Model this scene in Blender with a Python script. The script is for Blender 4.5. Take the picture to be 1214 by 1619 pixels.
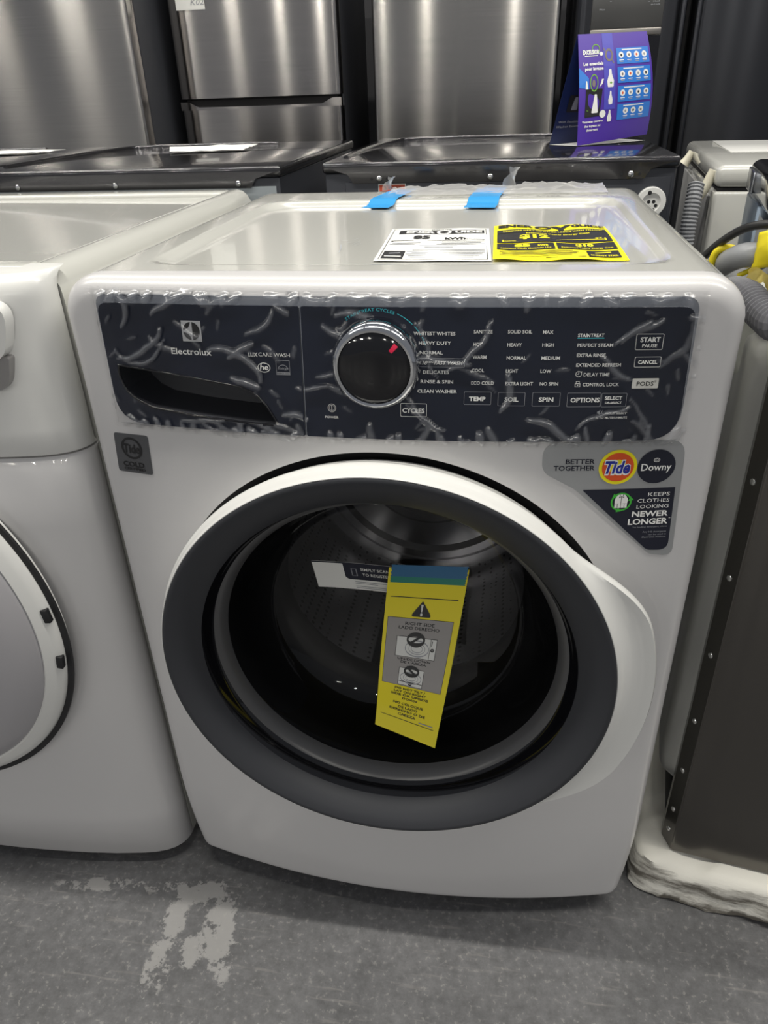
import bpy, bmesh, math, random
from mathutils import Vector, Matrix, noise
random.seed(7)
S = bpy.context.scene
C = S.collection
for o in list(bpy.data.objects): bpy.data.objects.remove(o)
pi = math.pi

# ------------------------------------------------------------------ camera
def cam_setup():
    loc = Vector((.1222, -.7242, 1.1258)); yaw, pit, rol = .1735, .5215, -.0373
    f = Vector((-math.sin(yaw)*math.cos(pit), math.cos(yaw)*math.cos(pit), -math.sin(pit)))
    r = Vector((math.cos(yaw), math.sin(yaw), 0)); u = r.cross(f)
    r2 = r*math.cos(rol)+u*math.sin(rol); u2 = u*math.cos(rol)-r*math.sin(rol)
    cd = bpy.data.cameras.new('camera'); co = bpy.data.objects.new('camera', cd); C.objects.link(co)
    m = Matrix.Identity(4)
    for i in range(3): m[i][0], m[i][1], m[i][2], m[i][3] = r2[i], u2[i], -f[i], loc[i]
    co.matrix_world = m
    cd.sensor_fit = 'VERTICAL'; cd.sensor_height = 36; cd.lens = 36*1168.42/1619
    cd.clip_start = .02; cd.clip_end = 60
    S.camera = co
cam_setup()

# ------------------------------------------------------------------ light
S.view_settings.view_transform = 'Standard'; S.view_settings.look = 'None'
S.view_settings.gamma = 1; S.view_settings.use_curve_mapping = False
S.view_settings.exposure = 0.48
W = bpy.data.worlds.new('hall'); S.world = W; W.use_nodes = True
W.node_tree.nodes['Background'].inputs[0].default_value = (.80, .83, .90, 1)
W.node_tree.nodes['Background'].inputs[1].default_value = .15
def strip(x, y0, y1, z, w, power, col=(1, .965, .88)):
    d = bpy.data.lights.new('ceiling_tube', 'AREA'); d.shape = 'RECTANGLE'
    d.size = w; d.size_y = y1-y0; d.energy = power; d.color = col
    o = bpy.data.objects.new('ceiling_tube', d); C.objects.link(o); o.location = (x, (y0+y1)/2, z)
for x in (-9.2, -7.3, -5.2, -3.4, -1.95, .66, 2.3, 4.0):      # rows of tubes far down the hall behind the camera
    strip(x, -8.6, -7.4, 3.4, .08, 48)
for x in (-2.5, 0.0, 2.5):                                     # tubes across, over the two rows of machines
    strip(x, -.26, -.18, 3.7, 2.2, 44); strip(x, 2.05, 2.13, 3.7, 2.2, 24)

# ------------------------------------------------------------------ materials
M = {}
def mat(name, col, rough=.5, metal=0, coat=0, aniso=0, trans=0, spec=.5, emit=0, alpha=1, tangent=False, noise_amt=0, noise_scale=20, bump=0, bump_scale=200, stretch=None):
    m = bpy.data.materials.new(name); m.use_nodes = True; nt = m.node_tree; b = nt.nodes['Principled BSDF']
    c = tuple(col)+(1,)
    b.inputs['Base Color'].default_value = c; b.inputs['Roughness'].default_value = rough
    b.inputs['Metallic'].default_value = metal; b.inputs['Coat Weight'].default_value = coat
    b.inputs['Coat Roughness'].default_value = .04
    b.inputs['Anisotropic'].default_value = aniso; b.inputs['Transmission Weight'].default_value = trans
    b.inputs['Specular IOR Level'].default_value = spec; b.inputs['Alpha'].default_value = alpha
    if tangent:
        b.inputs['Anisotropic Rotation'].default_value = .25
        t = nt.nodes.new('ShaderNodeTangent'); t.direction_type = 'RADIAL'; t.axis = 'Z'
        nt.links.new(t.outputs[0], b.inputs['Tangent'])
    if noise_amt or bump:
        tc = nt.nodes.new('ShaderNodeTexCoord'); mp = nt.nodes.new('ShaderNodeMapping')
        nt.links.new(tc.outputs['Object'], mp.inputs[0])
        if stretch: mp.inputs['Scale'].default_value = stretch
    if noise_amt:
        n = nt.nodes.new('ShaderNodeTexNoise'); n.inputs['Scale'].default_value = noise_scale; n.inputs['Detail'].default_value = 6
        nt.links.new(mp.outputs[0], n.inputs['Vector'])
        r = nt.nodes.new('ShaderNodeValToRGB')
        r.color_ramp.elements[0].position = .3; r.color_ramp.elements[1].position = .7
        r.color_ramp.elements[0].color = tuple(v*(1-noise_amt) for v in col)+(1,)
        r.color_ramp.elements[1].color = tuple(min(1, v*(1+noise_amt)) for v in col)+(1,)
        nt.links.new(n.outputs[0], r.inputs[0]); nt.links.new(r.outputs[0], b.inputs['Base Color'])
    if bump:
        n = nt.nodes.new('ShaderNodeTexNoise'); n.inputs['Scale'].default_value = bump_scale; n.inputs['Detail'].default_value = 3
        nt.links.new(mp.outputs[0], n.inputs['Vector'])
        bp = nt.nodes.new('ShaderNodeBump'); bp.inputs['Strength'].default_value = bump; bp.inputs['Distance'].default_value = .002
        nt.links.new(n.outputs[0], bp.inputs['Height']); nt.links.new(bp.outputs[0], b.inputs['Normal'])
    M[name] = m; return m
mat('white_enamel', (.60, .60, .565), .22, coat=.8)
mat('white_front', (.62, .612, .617), .30, coat=.3)
mat('white_plastic', (.78, .78, .76), .25, coat=.3)
mat('panel_navy', (.013, .017, .032), .22, coat=.2)
mat('charcoal', (.036, .038, .045), .42)
mat('black_gloss', (.006, .006, .008), .08, coat=.5)
mat('black_matte', (.012, .012, .014), .6)
mat('rubber', (.020, .020, .022), .45)
mat('rubber_grey', (.115, .115, .118), .28)
mat('chrome', (.75, .76, .78), .07, metal=1)
mat('steel_screw', (.8, .8, .8), .2, metal=1)
mat('trim_silver', (.42, .44, .48), .22, metal=.9)
mat('drum_steel', (.55, .55, .57), .3, metal=1)
mat('pod_white', (.75, .74, .70), .4)
mat('print_white', (.92, .92, .90), .5)
mat('print_dim', (.35, .36, .39), .5)
mat('print_cyan', (.05, .62, .75), .5)
mat('print_silver', (.55, .56, .58), .35, metal=.3)
mat('print_black', (.012, .012, .014), .5)
mat('print_navy', (.010, .012, .026), .4)
mat('sticker_silver', (.42, .43, .44), .38, metal=.45)
mat('sticker_dark', (.12, .123, .132), .35, metal=.5)
mat('logo_yellow', (.95, .82, .01), .45)
mat('logo_orange', (.80, .10, .02), .45)
mat('logo_blue', (.015, .03, .33), .45)
mat('logo_green', (.06, .50, .05), .45)
mat('tag_yellow', (.95, .80, .01), .5)
mat('energy_yellow', (.98, .86, .01), .45)
mat('tag_grey', (.36, .34, .33), .55)
mat('paper', (.80, .80, .77), .6)
mat('marker_red', (.80, .01, .07), .4)
mat('tape_blue', (.03, .32, .72), .35, coat=.2)
mat('tape_teal', (.02, .14, .30), .35, coat=.3)
mat('tape_green', (.01, .23, .16), .35, coat=.3)
mat('graphite', (.085, .083, .088), .14, metal=.8, coat=.6)
mat('graphite_back', (.045, .048, .058), .4, metal=.5)
mat('grey_back', (.28, .31, .33), .4, metal=.5)
mat('fridge_side', (.040, .042, .050), .5)
mat('stainless', (.50, .48, .455), .155, metal=1, aniso=1, tangent=True, noise_amt=.05, noise_scale=1.0, stretch=(3, 3, 160))
mat('stainless_smooth', (.50, .475, .455), .145, metal=1, aniso=1, tangent=True, noise_amt=.04, noise_scale=1.0, stretch=(3, 3, 120))
mat('black_stainless', (.060, .062, .070), .24, metal=.9, aniso=.8, tangent=True)
mat('dispenser_grey', (.07, .07, .07), .3)
mat('dispenser_trim', (.35, .33, .31), .3, metal=.9)
mat('galvanised', (.74, .74, .73), .30, metal=.7, noise_amt=.16, noise_scale=14, stretch=(1, 1, .25))
mat('dark_steel', (.13, .122, .112), .24, metal=.85, coat=.3)
mat('hose_grey', (.33, .34, .36), .4)
mat('hose_dark', (.14, .14, .155), .4)
mat('bag_white', (.62, .63, .60), .5, bump=.3, bump_scale=30)
mat('cord_black', (.015, .015, .016), .4)
mat('clip_yellow', (.92, .76, .02), .4)
mat('cream_plastic', (.76, .72, .58), .4)
mat('label_red', (.62, .10, .05), .5)
mat('wall_dark', (.05, .05, .055), .8)
mat('door_violet', (.42, .41, .43), .35, coat=.2)
mat('handle_silver', (.38, .37, .37), .28, metal=.7)
mat('blue_plate', (.26, .32, .40), .3, metal=.8)
mat('card_purple', (.085, .035, .40), .4)
mat('card_band', (.09, .085, .55), .4)
mat('card_blue', (.03, .22, .75), .4)
mat('card_navy', (.008, .018, .085), .4)
mat('card_green', (.18, .42, .06), .5)
mat('hose_print', (.22, .19, .18), .5)

def see_through(name, tint, fac, rough, gloss_col=(1, 1, 1), milk=0, milk_col=(.8, .8, .8), attr=None):
    m = bpy.data.materials.new(name); m.use_nodes = True; nt = m.node_tree; nt.nodes.clear()
    out = nt.nodes.new('ShaderNodeOutputMaterial'); t = nt.nodes.new('ShaderNodeBsdfTransparent'); t.inputs[0].default_value = tint+(1,)
    g = nt.nodes.new('ShaderNodeBsdfGlossy'); g.inputs['Roughness'].default_value = rough; g.inputs[0].default_value = gloss_col+(1,)
    lw = nt.nodes.new('ShaderNodeFresnel'); lw.inputs[0].default_value = fac
    mx = nt.nodes.new('ShaderNodeMixShader'); nt.links.new(lw.outputs[0], mx.inputs[0]); nt.links.new(t.outputs[0], mx.inputs[1]); nt.links.new(g.outputs[0], mx.inputs[2])
    if attr:   # where the film clings it vanishes, where it is lifted it mirrors
        a0 = nt.nodes.new('ShaderNodeAttribute'); a0.attribute_name = attr
        k0 = nt.nodes.new('ShaderNodeMath'); k0.operation = 'MULTIPLY_ADD'; k0.inputs[1].default_value = 2.5; k0.inputs[2].default_value = .15; nt.links.new(a0.outputs['Fac'], k0.inputs[0])
        k1 = nt.nodes.new('ShaderNodeMath'); k1.operation = 'MULTIPLY'; k1.use_clamp = True; nt.links.new(k0.outputs[0], k1.inputs[0]); nt.links.new(lw.outputs[0], k1.inputs[1]); nt.links.new(k1.outputs[0], mx.inputs[0])
    last = mx
    if milk or attr:
        d = nt.nodes.new('ShaderNodeBsdfDiffuse'); d.inputs[0].default_value = milk_col+(1,)
        m2 = nt.nodes.new('ShaderNodeMixShader'); nt.links.new(mx.outputs[0], m2.inputs[1]); nt.links.new(d.outputs[0], m2.inputs[2])
        if attr:
            a = nt.nodes.new('ShaderNodeAttribute'); a.attribute_name = attr
            mm = nt.nodes.new('ShaderNodeMath'); mm.operation = 'MULTIPLY'; mm.inputs[1].default_value = milk
            nt.links.new(a.outputs['Fac'], mm.inputs[0]); nt.links.new(mm.outputs[0], m2.inputs[0])
        else: m2.inputs[0].default_value = milk
        last = m2
    nt.links.new(last.outputs[0], out.inputs[0]); M[name] = m
see_through('glass_tinted', (.66, .66, .66), 1.42, .02)
see_through('film', (.97, .97, .97), 1.5, .17, milk=.10, milk_col=(.75, .78, .85), attr='lift')
see_through('clear_wrap', (.90, .90, .90), 1.4, .12, milk=.30, milk_col=(.8, .8, .8))
see_through('yellow_wrap', (.9, .75, .3), 1.4, .15, milk=.45, milk_col=(.75, .60, .15))

def floor_mat():
    m = bpy.data.materials.new('concrete'); m.use_nodes = True; nt = m.node_tree; b = nt.nodes['Principled BSDF']
    N = nt.nodes.new; L = nt.links.new
    tc = N('ShaderNodeTexCoord'); P = tc.outputs['Object']
    def nz(scale, det=8, vec=P, rgh=.6):
        n = N('ShaderNodeTexNoise'); n.inputs['Scale'].default_value = scale; n.inputs['Detail'].default_value = det; n.inputs['Roughness'].default_value = rgh; L(vec, n.inputs['Vector']); return n.outputs[0]
    def ramp(f, stops):
        r = N('ShaderNodeValToRGB'); e = r.color_ramp.elements
        while len(e) < len(stops): e.new(.5)
        for i, (p, c) in enumerate(stops): e[i].position = p; e[i].color = (c, c, c*1.02, 1)
        L(f, r.inputs[0]); return r.outputs[0]
    def mix(f, a, c):
        x = N('ShaderNodeMix'); x.data_type = 'RGBA'; L(f, x.inputs[0]); L(a, x.inputs[6])
        if isinstance(c, tuple): x.inputs[7].default_value = c
        else: L(c, x.inputs[7])
        return x.outputs[2]
    def math_(op, a, c, clamp=False):
        x = N('ShaderNodeMath'); x.operation = op; x.use_clamp = clamp
        for i, v in enumerate((a, c)):
            if isinstance(v, (int, float)): x.inputs[i].default_value = v
            else: L(v, x.inputs[i])
        return x.outputs[0]
    base = ramp(nz(5), [(.25, .098), (.75, .165)])
    fine = ramp(nz(60, 8, rgh=.75), [(.35, .70), (.68, 1.18)])
    mm = N('ShaderNodeMix'); mm.data_type = 'RGBA'; mm.blend_type = 'MULTIPLY'; mm.inputs[0].default_value = 1; L(base, mm.inputs[6]); L(fine, mm.inputs[7])
    col = mm.outputs[2]
    # worn pale patch with ragged edges: union of elongated blobs
    sx = N('ShaderNodeSeparateXYZ'); L(P, sx.inputs[0])
    blob = None
    for cx, cy, rx, ry, ang in ((-.268, -.105, .028, .085, .32), (-.345, -.14, .022, .092, .05), (-.46, -.056, .11, .013, .10), (-.32, -.052, .065, .022, .05), (-.30, -.14, .02, .03, 0)):
        a = math_('SUBTRACT', sx.outputs[0], cx); c = math_('SUBTRACT', sx.outputs[1], cy)
        u = math_('ADD', math_('MULTIPLY', a, math.cos(ang)/rx), math_('MULTIPLY', c, math.sin(ang)/rx))
        v = math_('ADD', math_('MULTIPLY', a, -math.sin(ang)/ry), math_('MULTIPLY', c, math.cos(ang)/ry))
        d = math_('ADD', math_('MULTIPLY', u, u), math_('MULTIPLY', v, v))
        k = math_('SUBTRACT', 1.0, d)
        blob = k if blob is None else math_('MAXIMUM', blob, k)
    n2 = nz(28, 9, rgh=.72)
    f = math_('ADD', math_('MULTIPLY', blob, .55), math_('MULTIPLY', math_('SUBTRACT', n2, .52), 5.5))
    f = math_('MULTIPLY', math_('MULTIPLY', f, 6.0, True), math_('ADD', math_('MULTIPLY', blob, 3.0), .55, True), True)
    col = mix(math_('MULTIPLY', f, .75), col, (.33, .325, .32, 1))
    # speckles and scratches
    sp = ramp(nz(120, 3), [(.60, 0), (.65, 1)])
    col = mix(math_('MULTIPLY', sp, .30), col, (.34, .33, .31, 1))
    mp = N('ShaderNodeMapping'); mp.inputs['Scale'].default_value = (5, 60, 1); mp.inputs['Rotation'].default_value = (0, 0, .7); L(P, mp.inputs[0])
    sc = ramp(nz(1.6, 5, mp.outputs[0]), [(.60, 0), (.68, 1)])
    col = mix(math_('MULTIPLY', sc, .22), col, (.36, .34, .32, 1))
    L(col, b.inputs['Base Color'])
    L(ramp(nz(9), [(.3, .28), (.7, .5)]), b.inputs['Roughness'])
    bp = N('ShaderNodeBump'); bp.inputs['Strength'].default_value = .12; bp.inputs['Distance'].default_value = .003; L(nz(70), bp.inputs['Height']); L(bp.outputs[0], b.inputs['Normal'])
    M['concrete'] = m
floor_mat()

def foam_mat():
    m = bpy.data.materials.new('foam'); m.use_nodes = True; nt = m.node_tree; b = nt.nodes['Principled BSDF']
    N = nt.nodes.new; L = nt.links.new; tc = N('ShaderNodeTexCoord')
    mp = N('ShaderNodeMapping'); mp.inputs['Scale'].default_value = (1, 1, 5); L(tc.outputs['Object'], mp.inputs[0])
    n = N('ShaderNodeTexNoise'); n.inputs['Scale'].default_value = 12; n.inputs['Detail'].default_value = 9; n.inputs['Roughness'].default_value = .7; L(mp.outputs[0], n.inputs[0])
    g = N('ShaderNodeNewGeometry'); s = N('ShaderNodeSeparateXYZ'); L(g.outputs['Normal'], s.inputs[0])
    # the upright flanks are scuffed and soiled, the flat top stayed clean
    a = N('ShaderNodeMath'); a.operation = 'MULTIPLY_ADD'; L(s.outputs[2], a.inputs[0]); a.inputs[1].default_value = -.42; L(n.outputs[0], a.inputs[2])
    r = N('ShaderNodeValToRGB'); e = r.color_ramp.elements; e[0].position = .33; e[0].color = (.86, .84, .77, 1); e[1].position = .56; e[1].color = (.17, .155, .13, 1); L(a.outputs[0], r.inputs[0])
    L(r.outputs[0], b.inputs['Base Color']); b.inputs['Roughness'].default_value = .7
    bp = N('ShaderNodeBump'); bp.inputs['Strength'].default_value = .4; bp.inputs['Distance'].default_value = .004; L(n.outputs[0], bp.inputs['Height']); L(bp.outputs[0], b.inputs['Normal'])
    M['foam'] = m
foam_mat()

def drum_mat():   # perforated drum wall
    m = M['drum_steel']; nt = m.node_tree; b = nt.nodes['Principled BSDF']
    v = nt.nodes.new('ShaderNodeTexVoronoi'); v.inputs['Scale'].default_value = 85; v.inputs['Randomness'].default_value = .15
    tc = nt.nodes.new('ShaderNodeTexCoord'); nt.links.new(tc.outputs['Object'], v.inputs['Vector'])
    r = nt.nodes.new('ShaderNodeValToRGB'); r.color_ramp.elements[0].position = .22; r.color_ramp.elements[1].position = .30
    r.color_ramp.elements[0].color = (.12, .12, .12, 1); r.color_ramp.elements[1].color = (.52, .52, .54, 1)
    nt.links.new(v.outputs[0], r.inputs[0]); nt.links.new(r.outputs[0], b.inputs['Base Color'])
    mat('drum_back', (.52, .52, .54), .26, metal=1)
drum_mat()

# ------------------------------------------------------------------ helpers
def mesh_obj(name, verts, faces, mats, parent=None, smooth=False, idx=None, angle=None):
    me = bpy.data.meshes.new(name); me.from_pydata([tuple(v) for v in verts], [], faces)
    if isinstance(mats, str): mats = [mats]
    for k in mats: me.materials.append(M[k])
    if idx: me.polygons.foreach_set('material_index', idx)
    if smooth: me.polygons.foreach_set('use_smooth', [True]*len(me.polygons))
    me.update()
    if angle is not None: me.set_sharp_from_angle(angle=math.radians(angle))
    o = bpy.data.objects.new(name, me); C.objects.link(o); o.parent = parent
    return o
def bm_obj(name, bm, mats, parent=None, smooth=False, angle=None):
    bmesh.ops.recalc_face_normals(bm, faces=bm.faces)
    me = bpy.data.meshes.new(name); bm.to_mesh(me); bm.free()
    if isinstance(mats, str): mats = [mats]
    for k in mats: me.materials.append(M[k])
    if smooth: me.polygons.foreach_set('use_smooth', [True]*len(me.polygons))
    me.update()
    if angle is not None: me.set_sharp_from_angle(angle=math.radians(angle))
    o = bpy.data.objects.new(name, me); C.objects.link(o); o.parent = parent
    return o
def thing(name, label, cat, loc=(0, 0, 0), rz=0, group=None):
    o = bpy.data.objects.new(name, None); C.objects.link(o); o.location = loc; o.rotation_euler = (0, 0, rz)
    return tag(o, label, cat, group)
def tag(o, label, cat, group=None):
    o['label'] = label; o['category'] = cat
    if group: o['group'] = group
    return o
def struct(o): o['kind'] = 'structure'; return o
def box(name, x0, x1, y0, y1, z0, z1, mt, parent=None, bev=0, seg=2, smooth=True):
    bm = bmesh.new()
    v = [bm.verts.new((x, y, z)) for x in (x0, x1) for y in (y0, y1) for z in (z0, z1)]
    for q in ((0, 1, 3, 2), (4, 6, 7, 5), (0, 4, 5, 1), (2, 3, 7, 6), (0, 2, 6, 4), (1, 5, 7, 3)): bm.faces.new([v[i] for i in q])
    if bev: bmesh.ops.bevel(bm, geom=bm.edges[:], offset=bev, segments=seg, profile=.5, affect='EDGES')
    return bm_obj(name, bm, mt, parent, smooth and bev > 0, 40 if bev else None)
def lathe(name, prof, cx, cz, mt, parent=None, n=96, cy=0, smooth=True, angle=35, cap=False):
    """profile of (radius, y) swept about an axis parallel to Y through (cx, cz)"""
    V, F = [], []
    for r, y in prof:
        for i in range(n):
            a = 2*pi*i/n; V.append((cx+r*math.cos(a), cy+y, cz+r*math.sin(a)))
    for j in range(len(prof)-1):
        for i in range(n):
            k = (i+1) % n; F.append((j*n+i, j*n+k, (j+1)*n+k, (j+1)*n+i))
    if cap: F.append(tuple(range((len(prof)-1)*n, len(prof)*n)))
    return mesh_obj(name, V, F, mt, parent, smooth, angle=angle)
def smooth_path(pts, n=12):
    P = [Vector(p) for p in pts]; P = [P[0]*2-P[1]]+P+[P[-1]*2-P[-2]]; out = []
    for i in range(1, len(P)-2):
        for k in range(n):
            t = k/n; a, b, c, d = P[i-1:i+3]
            out.append(.5*((2*b)+(c-a)*t+(2*a-5*b+4*c-d)*t*t+(3*b-a-3*c+d)*t**3))
    out.append(P[-2]); return out
def tube(name, pts, rad, mt, parent=None, n=14, ribs=0, rib_amp=.12, smooth_n=12):
    """round tube along a smooth path; ribs gives a corrugated hose"""
    path = smooth_path(pts, smooth_n)
    if ribs:
        L = [0]
        for a, b in zip(path, path[1:]): L.append(L[-1]+(b-a).length)
        m = ribs*4; new = []
        for k in range(m+1):
            s = L[-1]*k/m; i = max(0, min(len(L)-2, next((j for j in range(len(L)-1) if L[j+1] >= s), len(L)-2)))
            t = (s-L[i])/max(1e-9, L[i+1]-L[i]); new.append(path[i].lerp(path[i+1], t))
        path = new
    V, F = [], []; up = Vector((.13, .31, .94))
    for i, p in enumerate(path):
        t = (path[min(i+1, len(path)-1)]-path[max(i-1, 0)]).normalized()
        a = t.cross(up).normalized(); b = a.cross(t); up = b
        r = rad(i/(len(path)-1)) if callable(rad) else rad
        if ribs: r *= 1+(rib_amp if i % 4 in (1, 2) else -rib_amp)
        for k in range(n): V.append(p+(a*math.cos(2*pi*k/n)+b*math.sin(2*pi*k/n))*r)
    for i in range(len(path)-1):
        for k in range(n): F.append((i*n+k, i*n+(k+1) % n, (i+1)*n+(k+1) % n, (i+1)*n+k))
    F.append(tuple(range(n-1, -1, -1))); F.append(tuple(range(len(V)-n, len(V))))
    return mesh_obj(name, V, F, mt, parent, True, angle=60 if not ribs else 12)
def round_poly(pts, r, n=6):
    out = []; N = len(pts)
    for i in range(N):
        p = Vector(pts[i]); a = Vector(pts[i-1])-p; b = Vector(pts[(i+1) % N])-p
        rr = r[i] if isinstance(r, (list, tuple)) else r
        if rr <= 0: out.append(tuple(p)); continue
        ang = a.angle(b); d = min(rr/math.tan(ang/2), .49*a.length, .49*b.length)
        p0 = p+a.normalized()*d; p1 = p+b.normalized()*d
        for k in range(n+1):
            t = k/n; q = p0*(1-t)**2+p*2*t*(1-t)+p1*t*t; out.append(tuple(q))
    return out
def rect(x0, x1, z0, z1, r=0, n=5):
    p = [(x0, z0), (x1, z0), (x1, z1), (x0, z1)]
    return round_poly(p, r, n) if r else p
def circle(cx, cz, r, n=32, ry=None, a0=0, a1=2*pi, close=False):
    return [(cx+r*math.cos(a0+(a1-a0)*i/n), cz+(ry or r)*math.sin(a0+(a1-a0)*i/n)) for i in range(n+(1 if close else 0))]
def fill2d(loops, step=None):
    """triangulated flat region with holes, optionally cut on a grid so that it can bend -> verts2d, faces, boundary edges"""
    bm = bmesh.new()
    for lp in loops:
        vs = [bm.verts.new((x, y, 0)) for x, y in lp]
        for a, b in zip(vs, vs[1:]+vs[:1]): bm.edges.new((a, b))
    bmesh.ops.triangle_fill(bm, edges=bm.edges[:], use_beauty=True, use_dissolve=False, normal=(0, 0, 1))
    if step:
        xs = [v.co.x for v in bm.verts]; ys = [v.co.y for v in bm.verts]
        for ax, lo, hi in ((0, min(xs), max(xs)), (1, min(ys), max(ys))):
            k = int((hi-lo)/step)
            for i in range(1, k+1):
                c = lo+(hi-lo)*i/(k+1); co = (c, 0, 0) if ax == 0 else (0, c, 0); no = (1, 0, 0) if ax == 0 else (0, 1, 0)
                bmesh.ops.bisect_plane(bm, geom=bm.verts[:]+bm.edges[:]+bm.faces[:], plane_co=co, plane_no=no, dist=1e-7)
    for f in bm.faces:
        f.normal_update()
        if f.normal.z < 0: f.normal_flip()
    bm.verts.index_update()
    V = [(v.co.x, v.co.y) for v in bm.verts]; F = [[v.index for v in f.verts] for f in bm.faces]
    E = []
    for f in bm.faces:
        for l in f.loops:
            if l.edge.is_boundary: E.append((l.vert.index, l.link_loop_next.vert.index))
    bm.free(); return V, F, E
def slab(name, loops, mapf, off, thick, mt, parent=None, step=.02, smooth=True, angle=40):
    """a sheet that follows a surface: mapf(u, v, offset) -> point; side walls go down by thick"""
    V, F, E = fill2d(loops, step); n = len(V)
    P = [mapf(u, v, off) for u, v in V]
    if thick:
        P += [mapf(u, v, off-thick) for u, v in V]
        F = F+[(b, a, a+n, b+n) for a, b in E]
        used = sorted({i for f in F for i in f}); mp = {k: i for i, k in enumerate(used)}
        P = [P[i] for i in used]; F = [[mp[i] for i in f] for f in F]
    return mesh_obj(name, P, F, mt, parent, smooth, angle=angle)
_txt = {}
def glyphs(s, bold=0):
    if (s, bold) in _txt: return _txt[(s, bold)]
    cu = bpy.data.curves.new('t', 'FONT'); cu.body = s; cu.resolution_u = 2; cu.offset = bold; cu.fill_mode = 'FRONT'
    o = bpy.data.objects.new('t', cu); C.objects.link(o); dg = bpy.context.evaluated_depsgraph_get()
    me = o.evaluated_get(dg).to_mesh(); V = [(v.co.x, v.co.y) for v in me.vertices]; F = [list(p.vertices) for p in me.polygons]
    N = [p.normal.z for p in me.polygons]; F = [f if nz >= 0 else f[::-1] for f, nz in zip(F, N)]
    o.evaluated_get(dg).to_mesh_clear(); bpy.data.objects.remove(o); bpy.data.curves.remove(cu)
    _txt[(s, bold)] = (V, F); return V, F
CAP = .729
class Print:
    """flat print that lies on a surface: everything it holds becomes one mesh with several inks"""
    def __init__(s, mapf, base=.0003): s.m = mapf; s.base = base; s.V = []; s.F = []; s.I = []; s.mats = []; s.step = None
    def _add(s, V, F, ink, lay):
        if ink not in s.mats: s.mats.append(ink)
        k = s.mats.index(ink); n = len(s.V); s.V += [s.m(u, v, s.base+lay*.00012) for u, v in V]
        s.F += [[i+n for i in f] for f in F]; s.I += [k]*len(F)
    def poly(s, pts, ink, lay=0, step=None, holes=()): V, F, _ = fill2d([pts]+list(holes), step or s.step); s._add(V, F, ink, lay)
    def frame(s, x0, x1, z0, z1, w, ink, r=0, lay=1):
        s.poly(rect(x0, x1, z0, z1, r), ink, lay, holes=[rect(x0+w, x1-w, z0+w, z1-w, max(0, r-w*.5))])
    def ring(s, cx, cz, r, w, ink, lay=1, n=32, ry=None):
        s.poly(circle(cx, cz, r, n, ry), ink, lay, holes=[circle(cx, cz, r-w, n, (ry-w) if ry else None)])
    def line(s, a, b, w, ink, lay=1):
        a, b = Vector(a), Vector(b); d = (b-a).normalized(); q = Vector((-d.y, d.x))*w/2
        s.poly([tuple(p) for p in (a-q, b-q, b+q, a+q)], ink, lay)
    def text(s, t, x0, x1, z, cap, ink, bold=0, ital=0, lay=1, fn=None):
        V, F = glyphs(t, bold)
        if not V: return
        lo = min(v[0] for v in V); hi = max(v[0] for v in V); k = cap/CAP
        W_ = [(x0+(v[0]-lo)/(hi-lo)*(x1-x0)+ital*v[1]*k, z+v[1]*k) for v in V]
        if fn: W_ = [fn(*p) for p in W_]
        s._add(W_, F, ink, lay)
    def done(s, name, parent=None): return mesh_obj(name, s.V, s.F, s.mats, parent, False, s.I)

# ------------------------------------------------------------------ the setting
def plane(name, pts, mt): return struct(mesh_obj(name, pts, [tuple(range(len(pts)))], mt))
plane('floor', [(-9, -9, 0), (9, -9, 0), (9, 5, 0), (-9, 5, 0)], 'concrete')
struct(box('wall_back', -9, 9, 4.3, 4.4, 0, 4.2, 'wall_dark'))

# ------------------------------------------------------------------ the main washer
HW = .346
def bow(z):
    T = [(.0, .042), (.10, .046), (.3, .050), (.6, .046), (.81, .032), (.94, .014), (.97, .010)]
    for (a, b), (c, d) in zip(T, T[1:]):
        if z <= c: return b+(d-b)*max(0, (z-a))/(c-a)
    return T[-1][1]
def hw(z): return HW-.010*max(0, (.22-z)/.19)**1.6 if z < .22 else HW
def sdf(x, z):
    r = .042 if z > .5 else .018
    qx = abs(x)-(hw(z)-r); qz = abs(z-.498)-(.468-r)
    return math.hypot(max(qx, 0), max(qz, 0))+min(max(qx, qz), 0)-r
def Fy(x, z):
    y = -bow(z)*(1-(x/.343)**2); e = -sdf(x, z); r = .020
    if e < r: y += r-math.sqrt(max(0, r*r-(r-max(0, e))**2))
    if z < .22: y += .012*((.22-z)/.19)**2
    return y
def front(u, v, off): return (u, Fy(u, v)-off, v)
DX, DZ = -.002, .522          # door axis
HR = .2722                    # radius of the opening in the front
washer = thing('washing_machine', 'white front-load washer with dark round door and film-covered navy control panel, front and centre', 'washer')
POCKET = round_poly([(-.2866, .8766), (-.2181, .8696), (-.1469, .8600), (-.1318, .8540), (-.1192, .8407), (-.1075, .8213), (-.1426, .8222), (-.2037, .8260), (-.2520, .8313), (-.2702, .8390), (-.2822, .8501), (-.2866, .8640)], [.004, .02, .02, .02, .02, .004, .02, .02, .02, .02, .01, .01], 4)
def in_pocket(x, z):
    ins = False; n = len(POCKET)
    for k in range(n):
        (ax, az), (bx, bz) = POCKET[k], POCKET[k-1]
        if (az > z) != (bz > z) and x < (bx-ax)*(z-az)/(bz-az)+ax: ins = not ins
    return ins
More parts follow.
